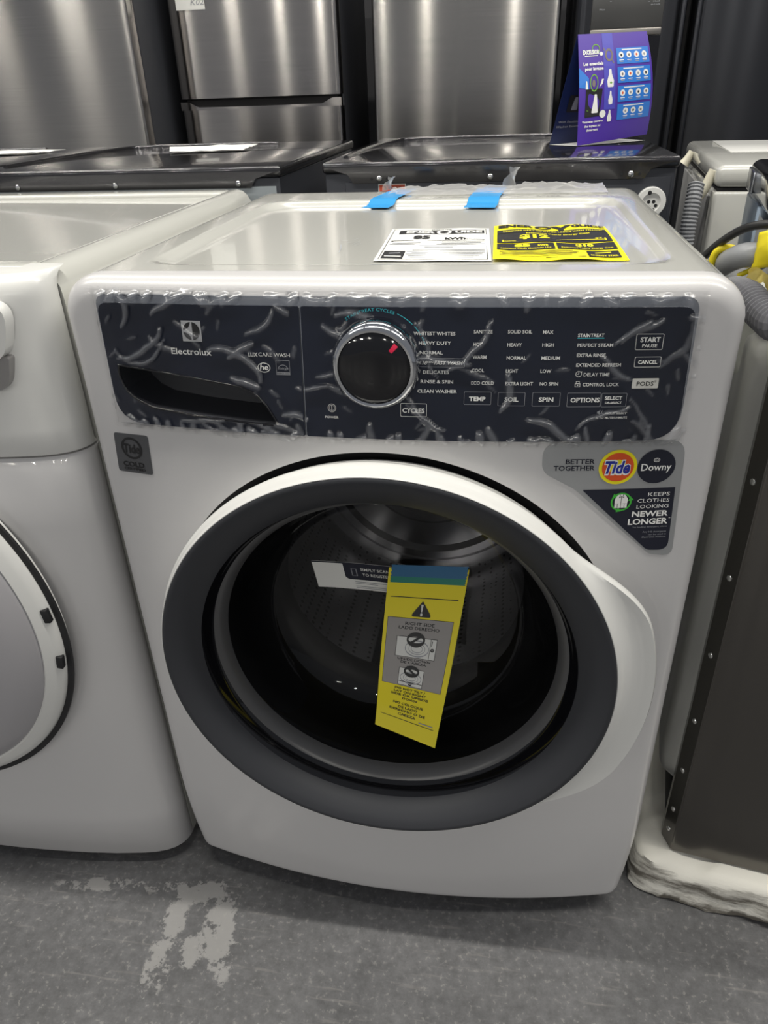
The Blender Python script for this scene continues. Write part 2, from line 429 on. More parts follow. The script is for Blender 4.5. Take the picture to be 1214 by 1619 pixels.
def build_front():
    n = 480; V = []; F = []; ring = []
    ts = [k/28 for k in range(24)]; es = [.035, .026, .020, .016, .012, .008, .005, .0025, .001, 0]
    for i in range(n):
        a = 2*pi*i/n; dx, dz = math.cos(a), math.sin(a); lo, hi = .05, .8
        for _ in range(40):
            md = (lo+hi)/2
            if sdf(DX+dx*md, DZ+dz*md) < 0: lo = md
            else: hi = md
        R = lo; r0 = HR; rs = [r0+(R-.045-r0)*t for t in ts if R-.045 > r0+.002] or [r0]
        rs = rs if len(rs) == len(ts) else [r0+(R-.036-r0)*t for t in ts]
        rs = rs+[R-e for e in es]
        col = []
        for r in rs: x, z = DX+dx*r, DZ+dz*r; col.append(len(V)); V.append((x, Fy(x, z), z))
        x, z = DX+dx*R, DZ+dz*R; col.append(len(V)); V.append((x, .030, z))
        ring.append(col)
        # inner lip of the door opening
        x, z = DX+dx*HR, DZ+dz*HR; V.append((x, Fy(x, z)+.030, z)); col.insert(0, len(V)-1)
    m = len(ring[0])
    for i in range(n):
        k = (i+1) % n
        for j in range(m-1):
            q = (ring[i][j], ring[i][j+1], ring[k][j+1], ring[k][j])
            if any(in_pocket(V[a][0], V[a][2]) for a in q): continue       # opening for the drawer grip
            F.append(q)
    mesh_obj('front_panel', V, [f[::-1] for f in F], 'white_front', washer, True, angle=45)
build_front()
def build_cabinet():
    """side walls and back: the outline of the front swept backwards, a touch smaller than the front"""
    pts = []
    for i in range(160):
        a = 2*pi*i/160; dx, dz = math.cos(a), math.sin(a); lo, hi = .05, .8
        for _ in range(40):
            md = (lo+hi)/2
            if sdf(dx*md, .498+dz*md) < 0: lo = md
            else: hi = md
        x, z = dx*lo, .498+dz*lo
        pts.append((x*.988, min(z*.988, .945)))
    V = []; F = []; n = len(pts)
    for y in (.0305, .68): V += [(x, y, z) for x, z in pts]
    for i in range(n): F.append((i, (i+1) % n, n+(i+1) % n, n+i))
    F.append(tuple(range(n, 2*n)))
    mesh_obj('cabinet', V, F, 'white_enamel', washer, True, angle=40)
build_cabinet()
def build_top():
    """worktop with rolled sides and a shallow sunken field; grid heights"""
    V = []; F = []; XE = HW-.002; RS = .040
    arc = [XE-RS+RS*math.sin(pi/2*k/9) for k in range(10)]
    xs = sorted(set([-a for a in arc]+arc+[-.29+i*.0145 for i in range(41)]+[-.280, -.276, -.272, -.268, .280, .284, .288, .292]))
    ys = sorted(set([.0308, .034, .045]+[.058, .062, .066, .070]+[.08+.02*i for i in range(24)]+[.545, .549, .553, .557, .575, .6, .63, .655, .668, .675, .680]))
    def H(x, y):
        e = XE-abs(x); h = .966
        if e < RS: h -= RS-math.sqrt(max(0, RS**2-(RS-e)**2))
        e2 = .680-y
        if e2 < .01: h -= .010-math.sqrt(max(0, .01**2-(.01-e2)**2))
        # sunken field with rounded corners
        cx, hx, cy, hy, r = .006, .281, .309, .246, .05
        qx = abs(x-cx)-(hx-r); qy = abs(y-cy)-(hy-r)
        d = math.hypot(max(qx, 0), max(qy, 0))+min(max(qx, qy), 0)-r
        t = max(0, min(1, (-d+.002)/.014)); h -= .008*t*t*(3-2*t)
        return h
    for y in ys:
        for x in xs: V.append((x, y, H(x, y)))
    w = len(xs)
    for j in range(len(ys)-1):
        for i in range(w-1): F.append((j*w+i, j*w+i+1, (j+1)*w+i+1, (j+1)*w+i))
    n0 = len(V)
    loop = [i for i in range(w)]+[j*w+w-1 for j in range(1, len(ys))]+[(len(ys)-1)*w+i for i in range(w-2, -1, -1)]+[j*w for j in range(len(ys)-2, 0, -1)]
    for i in loop: x, y, z = V[i]; V.append((x, y, z-.012))
    for k in range(len(loop)): a, b = loop[k], loop[(k+1) % len(loop)]; F.append((b, a, n0+k, n0+(k+1) % len(loop)))
    return mesh_obj('top_panel', V, F, 'white_enamel', washer, True, angle=50)
build_top()
for x in (-.27, .27):
    for y in (.08, .6): lathe_foot = box('foot', x-.02, x+.02, y-.02, y+.02, 0, .034, 'black_matte', washer, .006)

sm_ = Print(lambda u, v, o: (u, v, .9581+o), .0003)
for a_, b_, w_ in (((-.084, .215), (-.079, .190), .0014), ((-.079, .190), (-.076, .165), .0012), ((-.078, .225), (-.070, .232), .0007), ((-.070, .215), (-.064, .240), .0006), ((-.066, .205), (-.060, .222), .0006), ((-.088, .242), (-.080, .240), .0006), ((-.074, .245), (-.069, .258), .0005)): sm_.line(a_, b_, w_, 'print_dim')
sm_.done('scuff_mark', washer)
# ---- control panel and drawer
PX0, PX1, PZ0, PZ1, SEAM = -.299, .297, .811, .9505, -.0785
slab('panel_trim', [round_poly([(PX0-.0015, PZ0), (PX1+.0015, PZ0), (PX1+.001, PZ1), (PX0-.001, PZ1)], [.034, .034, .014, .014]), POCKET], front, .0022, .006, 'trim_silver', washer, .012)
ctl = slab('control_panel', [round_poly([(SEAM+.001, PZ0), (PX1, PZ0), (PX1-.002, PZ1-.0085), (SEAM+.001, PZ1-.0085)], [.002, .032, .012, .002])], front, .0042, .004, 'panel_navy', washer, .012)
drawer = slab('detergent_drawer', [round_poly([(PX0, PZ0), (SEAM-.001, PZ0), (SEAM-.001, PZ1-.0085), (PX0+.001, PZ1-.0085)], [.032, .002, .002, .012]), POCKET], front, .0042, .004, 'panel_navy', washer, .012)
def pocket():
    V = []; F = []; n = len(POCKET); cz = .848
    for k, (off, sh) in enumerate(((.0045, 1), (0, .995), (-.02, .97), (-.045, .90))):
        for x, z in POCKET: V.append(front(-.2+(x+.2)*sh, cz+(z-cz)*sh, off))
    for k in range(3):
        for i in range(n): F.append((k*n+i, k*n+(i+1) % n, (k+1)*n+(i+1) % n, (k+1)*n+i))
    F.append(tuple(range(3*n, 4*n)))
    mesh_obj('handle_pocket', V, F, 'charcoal', drawer, True, angle=50)
    # moulded rim
    P = [Vector(front(x, z, .0048)) for x, z in POCKET]
    tube('pocket_rim', P+[P[0]], .0011, 'black_gloss', drawer, 8, smooth_n=2)
pocket()
dp = Print(front, .0046)
dp.text('Electrolux', -.2204, -.1754, .8916, .0067, 'print_white', .012)
dp.done('brand_print', drawer); dp = Print(front, .0046)
dp.text('LUX', -.1355, -.1252, .8921, .0040, 'print_white', .03); dp.text('CARE WASH', -.1244, -.0910, .8925, .0040, 'print_white')
# emblem
de = Print(front, .0046)
lx0, lx1, lz0, lz1 = -.2055, -.1842, .9052, .9262
de.poly(rect(lx0, lx1, lz0, lz1), 'print_silver'); lcx, lcz, lr = (lx0+lx1)/2, (lz0+lz1)/2, .0092
de.poly(circle(lcx, lcz, lr, 24, a0=-pi/2+.10, a1=pi/2-.10, close=True), 'print_black', 1)
for s_ in (1, -1):
    A = circle(lcx, lcz, lr, 12, a0=pi/2+.10, a1=pi-.05, close=True)
    B = circle(lcx-lr*1.0, lcz+lr*1.05, lr*.92, 10, a0=-.02, a1=-pi/2+.02, close=True)
    q = A+B[::-1]
    if s_ < 0: q = [(x, 2*lcz-z) for x, z in q][::-1]
    de.poly(q, 'print_black', 1)
de.done('emblem', drawer)
dp.ring(-.1194, .8812, .0068, .0007, 'print_white', ry=.0050); dp.text('he', -.1238, -.1150, .8790, .0058, 'print_white', .02, .15)
dp.frame(-.1064, -.0918, .8743, .8891, .0004, 'print_dim'); dp.poly(rect(-.1058, -.0924, .8748, .8772), 'print_dim')
dp.poly(circle(-.0991, .8790, .0058, 14, a0=.2, a1=pi-.2, close=True), 'print_dim', 1, holes=[circle(-.0991, .8791, .0051, 14, a0=.25, a1=pi-.25, close=True)])
dp.text('energy', -.1047, -.0940, .8800, .0028, 'print_dim', 0, .4)
dp.text('ENERGY STAR', -.1054, -.0928, .8752, .0014, 'print_black', .02, lay=2)
dp.done('model_print', drawer)
KX, KZ = -.0022, .8880
T_RIGHT = [('WHITEST WHITES', .0346, .0751, .9163, .0034, 0), ('HEAVY DUTY', .0399, .0711, .9073, .0034, 0), ('NORMAL', .0410, .0635, .8981, .0034, 0),
 ('18', .0435, .0478, .8882, .0034, 3), ('MIN', .0480, .0541, .8898, .0017, 3), ('FAST WASH', .0550, .0824, .8884, .0034, 3), ('DELICATES', .0441, .0698, .8793, .0034, 0),
 ('RINSE & SPIN', .0419, .0740, .8699, .0034, 0), ('CLEAN WASHER', .0388, .0779, .8604, .0034, 0), ('SANITIZE', .0927, .1105, .9183, .0033, 0), ('HOT', .0928, .1009, .9064, .0034, 0),
 ('WARM', .0923, .1056, .8942, .0034, 0), ('COOL', .0919, .1039, .8815, .0034, 0), ('ECO COLD', .0918, .1139, .8691, .0034, 0), ('TEMP', .0902, .1065, .8529, .0043, 1),
 ('CYCLES', .0236, .0462, .8398, .0047, 1), ('POWER', -.0570, -.0427, .8315, .0024, 0), ('SOLID SOIL', .1250, .1477, .9184, .0033, 0), ('HEAVY', .1250, .1388, .9061, .0034, 0),
 ('NORMAL', .1250, .1435, .8937, .0034, 0), ('LIGHT', .1249, .1365, .8811, .0034, 0), ('EXTRA LIGHT', .1250, .1516, .8687, .0034, 0), ('MAX', .1578, .1675, .9181, .0033, 0),
 ('HIGH', .1580, .1688, .9061, .0033, 0), ('MEDIUM', .1580, .1754, .8936, .0034, 0), ('LOW', .1580, .1682, .8810, .0034, 0), ('NO SPIN', .1582, .1757, .8686, .0034, 0),
 ('STAIN', .1905, .2018, .9150, .0033, 1), ('TREAT', .2023, .2148, .9150, .0033, 0), ('PERFECT STEAM', .1908, .2238, .9058, .0033, 0), ('EXTRA RINSE', .1911, .2180, .8962, .0034, 0),
 ('EXTENDED REFRESH', .1913, .2331, .8868, .0034, 0), ('DELAY TIME', .1992, .2235, .8775, .0034, 0), ('CONTROL LOCK', .1991, .2336, .8677, .0034, 0), ('START', .2484, .2666, .9100, .0046, 1),
 ('PAUSE', .2506, .2643, .9050, .0033, 0), ('CANCEL', .2488, .2667, .8892, .0036, 1), ('SOIL', .1250, .1385, .8525, .0044, 1), ('SPIN', .1583, .1724, .8525, .0044, 1),
 ('OPTIONS', .1888, .2168, .8518, .0046, 1), ('SELECT', .2216, .2382, .8540, .0035, 1), ('DE-SELECT', .2222, .2382, .8501, .0021, 1), ("HOLD 'SELECT'", .2242, .2445, .8393, .0020, 0), ('3s TO MUTE/UNMUTE', .2147, .2451, .8348, .0021, 0)]
BTN = {'TEMP': 'temperature_button', 'SOIL': 'soil_button', 'SPIN': 'spin_button', 'OPTIONS': 'options_button', 'SELECT': 'select_button', 'DE-SELECT': 'select_button', 'CYCLES': 'cycles_button', 'START': 'start_button', 'PAUSE': 'start_button', 'CANCEL': 'cancel_button', 'POWER': 'power_button'}
G = {}
def grp(k):
    if k not in G: G[k] = Print(front, .0046)
    return G[k]
def grp_of(t, x0):
    if t in BTN and not (t == 'NORMAL'): return grp(BTN[t])
    if x0 < .09: return grp('cycle_print')
    return grp('temperature_print' if x0 < .12 else 'soil_print' if x0 < .15 else 'spin_print' if x0 < .18 else 'mute_print' if t[0] in 'H3' else 'option_print')
for t, x0, x1, z, cap, b in T_RIGHT:
    grp_of(t, x0).text(t, x0, x1, z, cap, 'print_white', (.016, .036, .02, .026)[b], .22 if b == 3 else 0)
grp('cycle_print').frame(.0361, .0851, .8858, .8944, .00035, 'print_dim', .0012)
for k, x0, x1, z0, z1 in (('temperature', .0851, .1119, .8490, .8620), ('soil', .1185, .1449, .8480, .8617), ('spin', .1518, .1788, .8478, .8618), ('options', .1855, .2178, .8471, .8613), ('select', .2184, .2425, .8468, .8607)):
    grp(k+'_button').frame(x0, x1, z0, z1, .00035, 'print_dim', .0012)
for k, x0, x1, z0, z1 in (('cycles', .0217, .0483, .8356, .8494), ('start', .2443, .2695, .9026, .9177), ('cancel', .2454, .2699, .8859, .8960)):
    grp(k+'_button').frame(x0, x1, z0, z1, .00045, 'print_white', .0014)
g = grp('pods_button'); g.poly(rect(.2458, .2706, .8650, .8750, .001), 'pod_white'); g.text('PODS', .2502, .2660, .8677, .0044, 'print_black', .015, lay=2); g.text('*', .2664, .2682, .8690, .0044, 'print_black', lay=2)
g = grp('option_print'); g.poly(rect(.1902, .2150, .9135, .9143), 'print_cyan')
g.ring(.1944, .8796, .0029, .0005, 'print_white'); g.line((.1944, .8796), (.1944, .8815), .0005, 'print_white', 2); g.line((.1944, .8796), (.1931, .8796), .0005, 'print_white', 2); g.poly([(.1962, .8822), (.1976, .8822), (.1969, .8808)], 'print_white', 2)
g.frame(.1917, .1968, .8670, .8705, .0005, 'print_white'); g.frame(.1926, .1959, .8702, .8728, .0005, 'print_white', .0008); g.poly(circle(.1943, .8688, .0007, 10), 'print_white', 2)
g = grp('power_button'); g.ring(-.0494, .8423, .0043, .0004, 'print_white'); g.ring(-.0494, .8423, .0030, .0003, 'print_white'); g.line((-.0494, .8398), (-.0494, .8448), .0006, 'print_white', 2)
g = grp('mute_print'); g.poly([(.2156, .8402), (.2166, .8402), (.2182, .8390), (.2182, .8436), (.2166, .8424), (.2156, .8424)], 'print_dim', 1); g.line((.2190, .8395), (.2210, .8435), .0004, 'print_dim'); g.line((.2190, .8435), (.2210, .8395), .0004, 'print_dim')
R_ = .0505
def arc_txt(x, z): a = pi/2+.62-(x/R_); r = R_+z; return (KX+r*math.cos(a), KZ+r*math.sin(a))
g = grp('stain_cycle_print'); g.text('STAINTREAT CYCLES', 0, R_*.98, 0, .0030, 'print_cyan', 0, fn=arc_txt)
for a0, a1 in ((1.16, .82), (.77, .57), (.53, .36)):
    A = circle(KX, KZ, R_+.0022, 10, a0=a0, a1=a1, close=True); B = circle(KX, KZ, R_+.0016, 10, a0=a0, a1=a1, close=True); g.poly(A+B[::-1], 'print_cyan')
for k, g in G.items(): g.done(k, ctl)
# dial
ky = Fy(KX, KZ)-.001
knob = lathe('dial', [(.0352, -.019), (.0300, -.0212), (.018, -.0228), (.006, -.0233), (.0001, -.0233)], KX, KZ, 'black_gloss', washer, 64, ky)
lathe('chrome_ring', [(.0450, .002), (.0450, -.006), (.0438, -.013), (.0415, -.0185), (.0385, -.0205), (.0362, -.0200), (.0352, -.0185), (.0345, -.015)], KX, KZ, 'chrome', knob, 64, ky)
def dial_map(u, v, off):
    r = math.hypot(u, v); return (KX+u, ky-.0233+(r/.0352)**4*.0043-off, KZ+v)
kp = Print(dial_map, .0009); kp.step = .003; a = .84
kp.poly([(.0250*math.cos(a+.06), .0250*math.sin(a+.06)), (.0250*math.cos(a-.09), .0250*math.sin(a-.09)), (.0335*math.cos(a-.09), .0335*math.sin(a-.09)), (.0335*math.cos(a+.06), .0335*math.sin(a+.06))], 'marker_red')
kp.done('pointer_mark', knob)
# protective film, rucked into blisters
def film():
    nx, nz = 300, 78; x0, x1, z0, z1 = -.306, .305, .803, .957
    rnd = random.Random(11); strokes = []
    def stroke(x, z, a, L, w, h):
        n = max(4, int(L/.004)); pts = []
        for i in range(n): pts.append((x, z)); x += .004*math.cos(a); z += .004*math.sin(a)*.9; a += rnd.uniform(-.32, .32)
        strokes.append((pts, w, h))
    for i in range(52):
        stroke(rnd.uniform(x0, x1), rnd.uniform(z0+.01, z1-.01), rnd.choice((rnd.uniform(-1.2, -.4), rnd.uniform(.3, 1.1), rnd.uniform(-.4, .4))), rnd.uniform(.02, .085), rnd.uniform(.0016, .0034), rnd.uniform(.0010, .0024))
    for i in range(44): stroke(x0+(x1-x0)*(i+rnd.random())/44, z0+.004, rnd.uniform(.3, 2.8), rnd.uniform(.012, .03), rnd.uniform(.002, .0036), rnd.uniform(.0012, .0024))
    for i in range(30): stroke(x0+(x1-x0)*(i+rnd.random())/30, z1-.004, -rnd.uniform(.3, 2.8), rnd.uniform(.01, .025), rnd.uniform(.002, .0034), rnd.uniform(.001, .002))
    for i in range(60): stroke(rnd.uniform(x0, x1), rnd.uniform(z0, z1), rnd.uniform(0, 3), .005, rnd.uniform(.0012, .002), .0010)
    dx, dz = (x1-x0)/nx, (z1-z0)/nz; Hm = [[0]*(nx+1) for _ in range(nz+1)]
    for pts, w, h in strokes:
        n = len(pts)
        for k in range(n-1):
            for s in range(3):
                t = s/3; px, pz = pts[k][0]*(1-t)+pts[k+1][0]*t, pts[k][1]*(1-t)+pts[k+1][1]*t
                ww = w*(.45+.55*math.sin(pi*(k+t+.5)/(n)))
                i0, i1 = int((px-2*ww-x0)/dx), int((px+2*ww-x0)/dx)+1; j0, j1 = int((pz-2*ww-z0)/dz), int((pz+2*ww-z0)/dz)+1
                for j in range(max(0, j0), min(nz, j1)+1):
                    for i in range(max(0, i0), min(nx, i1)+1):
                        d = math.hypot(x0+i*dx-px, z0+j*dz-pz)/ww
                        if d < 1.6:
                            q = 1/(1+d**6*.9); Hm[j][i] = max(Hm[j][i], q*h)
    V, F, A = [], [], []
    for j in range(nz+1):
        for i in range(nx+1):
            x, z = x0+i*dx, z0+j*dz; g = .0003*noise.noise((x*90, z*90, 3.1))+.0002*noise.noise((x*30, z*60, 7))
            V.append(front(x, z, (.0062 if -.301 < x < .299 and .809 < z < .952 else .0014)+Hm[j][i]+g)); A.append(min(1, Hm[j][i]/.0016))
    def skip(x, z):
        if math.hypot(x-KX, z-KZ) < .0452: return True
        ins = in_pocket(x, z)
        return ins or abs(x-SEAM) < .0015
    for j in range(nz):
        for i in range(nx):
            if not skip(x0+(i+.5)*dx, z0+(j+.5)*dz): a = j*(nx+1)+i; F.append((a, a+1, a+nx+2, a+nx+1))
    o = mesh_obj('protective_film', V, F, 'film', washer, True)
    at = o.data.attributes.new('lift', 'FLOAT', 'POINT'); at.data.foreach_set('value', A)
film()

# ---- stickers on the front
st = slab('detergent_sticker', [round_poly([(.1665, .8080), (.3078, .8100), (.3145, .6700), (.2890, .6745), (.2020, .7560), (.1665, .7760)], [.022, .02, .026, .012, .05, .018], 8)], front, .0007, .0008, 'sticker_silver', washer, .012)
sp = Print(front, .0010)
sp.poly(round_poly([(.2097, .7553), (.3050, .7558), (.3085, .6790), (.2860, .6800)], [.001, .001, .020, .012], 7), 'print_navy', 0, .012)
for t, x0, x1, z, cap, ink, b in (('BETTER', .1901, .2194, .7850, .0054, 'print_navy', .02), ('TOGETHER', .1785, .2199, .7777, .0055, 'print_navy', .02), ('KEEPS', .2781, .3006, .7463, .0045, 'print_white', 0), ('CLOTHES', .2682, .3011, .7391, .0045, 'print_white', 0),
    ('LOOKING', .2681, .3012, .7320, .0045, 'print_white', 0), ('NEWER', .2644, .3023, .7223, .0066, 'print_white', .03), ('LONGER', .2614, .3031, .7127, .0070, 'print_white', .03), ('*', .3036, .3055, .7160, .0040, 'print_white', .02),
    ('*vs leading detergent, alone', .2669, .3034, .7084, .0020, 'print_dim', 0), ('Any HE detergents', .2785, .3035, .7022, .0020, 'print_dim', 0), ('can be used in', .2848, .3037, .6987, .0020, 'print_dim', 0), ('Electrolux washers.', .2787, .3042, .6956, .0020, 'print_dim', 0)):
    sp.text(t, x0, x1, z, cap, ink, b, lay=2)
cx, cz = .2432, .7807
sp.poly(circle(cx, cz, .0193, 40), 'logo_yellow', 1, .012); sp.ring(cx, cz, .0160, .0075, 'logo_orange', 2, 40)
sp.text('Tide', .2272, .2556, .7735, .0148, 'print_white', .09, .18, lay=3); sp.text('Tide', .2282, .2550, .7742, .0138, 'logo_blue', .035, .18, lay=4)
sp.poly(circle(.2820, .7803, .0191, 40), 'print_navy', 1, .012); sp.text('Downy', .2668, .2972, .7760, .0082, 'print_white', .012, lay=2)
sp.ring(.2815, .7877, .0031, .0005, 'print_white', 2, 20, .0024); sp.ring(.2815, .7877, .0018, .0004, 'print_white', 2, 16, .0015)
for a0 in (.5, .5+pi*.67, .5+pi*1.33):
    A = circle(.2513, .7405, .0108, 10, a0=a0, a1=a0+1.75, close=True); B = circle(.2513, .7405, .0090, 10, a0=a0, a1=a0+1.75, close=True); sp.poly(A+B[::-1], 'logo_green', 2)
    e = a0+1.75; c_ = (.2513+.0099*math.cos(e), .7405+.0099*math.sin(e)); t_ = (-math.sin(e), math.cos(e)); n_ = (math.cos(e), math.sin(e))
    sp.poly([(c_[0]+n_[0]*.003, c_[1]+n_[1]*.003), (c_[0]+t_[0]*.0048, c_[1]+t_[1]*.0048), (c_[0]-n_[0]*.003, c_[1]-n_[1]*.003)], 'logo_green', 2)
sp.poly([(.2448, .7335), (.2575, .7335), (.2578, .7440), (.2552, .7485), (.2525, .7496), (.2500, .7496), (.2470, .7485), (.2446, .7440)], 'print_white', 3)
for a_, b_ in (((.2500, .7494), (.2488, .7455)), ((.2488, .7455), (.2512, .7470)), ((.2525, .7494), (.2537, .7455)), ((.2537, .7455), (.2512, .7470)), ((.2512, .7470), (.2512, .7336)), ((.2450, .7385), (.2490, .7385)), ((.2530, .7385), (.2575, .7385)), ((.2478, .7385), (.2478, .7340)), ((.2548, .7385), (.2548, .7340))):
    sp.line(a_, b_, .0005, 'print_black', 4)
sp.done('print', st)
sc_ = slab('certification_sticker', [round_poly([(-.3135, .7945), (-.2690, .7945), (-.2715, .7455), (-.3175, .7455)][::-1], .0035, 4)], front, .0007, .0008, 'sticker_dark', washer, .012)
cpn = Print(front, .0010)
cpn.ring(-.2932, .7768, .0136, .0026, 'print_black', 1, 36); cpn.text('Tide', -.3050, -.2830, .7712, .0112, 'print_black', .03, .1, lay=2)
cpn.text('COLD', -.3090, -.2805, .7535, .0062, 'print_black', .04); cpn.text('CERTIFIED', -.3088, -.2802, .7488, .0034, 'print_black', .03)
cpn.done('print', sc_)

# ---- door
def outer_r(a):
    """outer radius of the white bezel: it swells to a pull on the right"""
    d = math.degrees((a+pi) % (2*pi)-pi)
    def sm(t): t = max(0, min(1, t)); return t*t*(3-2*t)
    return .2725+.0365*(sm((43-d)/26) if d > 0 else sm((d+56)/32))
door = bpy.data.objects.new('door', None)
def bezel():
    n = 192; V = []; F = []; m = 0
    for i in range(n):
        a = 2*pi*i/n; ro = outer_r(a); d = ro-.2725
        pr = [(.2655, -.0790), (.2672, -.0822), (.2680, -.0822), (.2692+d*.12, -.0800+d*.16), (.2704+d*.40, -.0755+d*.22), (.2714+d*.78, -.0700+d*.08), (ro-.0005, -.0685), (ro+.0012, -.0655), (ro+.0012, -.0600), (ro, -.0560), (ro-.004-d*.35, -.0480), (.266, -.040), (.262, -.028)]
        m = len(pr)
        for r, y in pr: V.append((DX+r*math.cos(a), y, DZ+r*math.sin(a)))
    for i in range(n):
        k = (i+1) % n
        for j in range(m-1): F.append((i*m+j, k*m+j, k*m+j+1, i*m+j+1))
    return mesh_obj('door', V, F, 'white_plastic', washer, True, angle=50)
bpy.data.objects.remove(door); door = bezel(); door.name = 'door'
lathe('door_frame', [(.2668, -.0800), (.2665, -.0828), (.2640, -.0838), (.2600, -.0830), (.2500, -.0775), (.2400, -.0715), (.2300, -.0640), (.2265, -.0605)], DX, DZ, 'charcoal', door, 160)
lathe('inner_collar', [(.2265, -.0605), (.2240, -.0560), (.2215, -.0480), (.2195, -.0420), (.2160, -.0385)], DX, DZ, 'black_gloss', door, 160)
BOWL = [(.2160, -.0385), (.2100, -.030), (.2040, -.014), (.1960, .008), (.1870, .030), (.1790, .046), (.1700, .057), (.158, .0645), (.13, .071), (.09, .076), (.05, .0785), (.0005, .0795)]
bowl_o = lathe('glass_bowl', BOWL, DX, DZ, 'glass_tinted', door, 160)
def bowl_y(r):
    for (a, b), (c, d) in zip(BOWL, BOWL[1:]):
        if c <= r <= a: return b+(d-b)*(a-r)/(a-c)
    return .0795
lathe('seal_ring', [(.2180, -.0405), (.2140, -.0380), (.2100, -.0325), (.2070, -.0250), (.2060, -.0215)], DX, DZ, 'rubber_grey', door, 128)
# registration sticker on the bowl
def bmap(u, v, off): return (DX+u, bowl_y(math.hypot(u, v))-.0006-off, DZ+v)
rg_pts = round_poly([(-.1080, .0270), (.0060, .0120), (.0060, .0460), (-.1160, .0600)], .002, 3)
# the sheet leans with the bowl: (u along, v down)
def rmap(u, v, off):
    x = -.1160+u*.122+v*.0065; z = .0605-u*.0085-v*.0440
    return bmap(x, z, off)
rg = slab('registration_sticker', [rect(0, 1, 0, 1)], lambda u, v, o: rmap(u, 1-v, o), .0004, .0006, 'paper', washer, .08)
rp = Print(lambda u, v, o: rmap(u, 1-v, o), .0008)
rp.poly(round_poly([(.365, .38), (1, .38), (1, 1), (0, 1), (0, .955), (.335, .955), (.335, .46)], [.04, 0, 0, 0, 0, .01, .04]), 'print_navy', 0, .06)
rp.text('SIMPLY SCAN', .52, .84, .735, .105, 'paper', .01, lay=2); rp.text('TO REGISTER', .53, .84, .535, .105, 'paper', .01, lay=2)
rp.frame(.415, .475, .52, .80, .008, 'print_dim', .01, 2)
for z_, x1 in ((.30, .78), (.24, .68), (.14, .82), (.08, .95)): rp.line((.43, z_), (x1, z_), .018, 'print_dim', 2)
rp.done('print', rg)
# rubber gasket and drum
lathe('gasket', [(.279, -.012), (.255, -.010), (.240, -.006), (.234, .004), (.226, .012), (.220, .040), (.214, .062), (.205, .080), (.194, .092), (.180, .104), (.170, .112), (.167, .122), (.172, .130), (.190, .134), (.212, .136)], DX, DZ, 'rubber', washer, 128)
drum = lathe('drum', [(.206, .128), (.218, .126), (.235, .135), (.246, .150), (.250, .175), (.250, .46), (.246, .485), (.235, .50)], DX, DZ, 'drum_steel', washer, 128)
lathe('drum_back', [(.236, .499), (.215, .500), (.205, .492), (.190, .492), (.180, .500), (.130, .500), (.120, .490), (.105, .490), (.095, .500), (.045, .503), (.040, .485), (.0005, .480)], DX, DZ, 'drum_back', drum, 128)
def lifter(a):
    V = []; F = []; t = Vector((-math.sin(a), 0, math.cos(a))); r = Vector((math.cos(a), 0, math.sin(a))); c = Vector((DX, 0, DZ))
    sec = [(-.030, .249), (-.018, .222), (-.008, .208), (.008, .208), (.018, .222), (.030, .249)]
    for y, k in ((.17, .2), (.20, 1), (.43, 1), (.47, .2)):
        for s, rr in sec: V.append(c+Vector((0, y, 0))+t*s+r*(.249-(.249-rr)*k))
    for j in range(3):
        for i in range(5): F.append((j*6+i, j*6+i+1, (j+1)*6+i+1, (j+1)*6+i))
    mesh_obj('lifter', V, F, 'drum_back', drum, True, angle=40)
for a in (.35, .35+2*pi/3, .35+4*pi/3): lifter(a)

# ------------------------------------------------------------------ yellow hang tag taped on the door glass
def tmap(u, v, off):
    """u across, v downwards; it hangs from the bowl and its tip swings out over the rim"""
    TL, TR = Vector((-.0130, .0700, .5790)), Vector((.0920, .0690, .5830)); BL, BR = Vector((-.0215, -.0330, .3985)), Vector((.0590, -.0480, .3810))
    s = v+.10*math.sin(pi*v)*(.5-.6*v)
    p = TL.lerp(TR, u).lerp(BL.lerp(BR, u), v)
    p.y += -.014*math.sin(pi*min(1, v*1.15))*(1-.3*u)
    p.z -= .006*math.sin(pi*v)
    n = Vector((0, -.90, .42)); return tuple(p+n*off)
tg = tag(slab('hang_tag', [rect(0, 1, 0, 1)], lambda u, v, o: tmap(u, 1-v, o), 0, .0004, 'tag_yellow', None, .06), 'yellow do-not-tilt warning tag taped inside the round washer door', 'tag')
def TMf(u, v, o): return tmap(u, 1-v, o)
tp = Print(TMf, .0005); tp.step = .045; K = 'print_black'
def V_(v): return 1-v
tp.line((.06, V_(.150)), (.93, V_(.150)), .004, K)
tp.poly(round_poly([(.34, V_(.248)), (.63, V_(.248)), (.485, V_(.165))], .012, 3), K, 1); tp.poly([(.470, V_(.183)), (.500, V_(.183)), (.492, V_(.222)), (.478, V_(.222))], 'paper', 2); tp.poly(circle(.485, V_(.235), .017, 12, .008), 'paper', 2)
tp.poly(rect(.05, .92, V_(.668), V_(.258)), K, 0, .08); tp.poly(rect(.055, .915, V_(.666), V_(.260)), 'tag_grey', 1, .08)
def tt(s, u0, u1, v, cap, b=.022): tp.text(s, u0, u1, V_(v), cap, K, b, lay=2)
tt('RIGHT SIDE', .29, .68, .294, .017); tt('LADO DERECHO', .21, .755, .318, .017)
tp.poly(rect(.20, .75, V_(.478), V_(.358)), K, 2); tp.poly(rect(.207, .743, V_(.475), V_(.361)), 'paper', 3)
for r, w in ((.165, .008), (.115, .005), (.08, .005)): tp.ring(.49, V_(.422), r, w, 'print_dim', 4, 28, r*.30)
tp.line((.665, V_(.361)), (.665, V_(.475)), .006, K, 4); tp.ring(.70, V_(.42), .027, .009, K, 4, 16, .010); tp.line((.685, V_(.37)), (.682, V_(.40)), .01, K, 4)
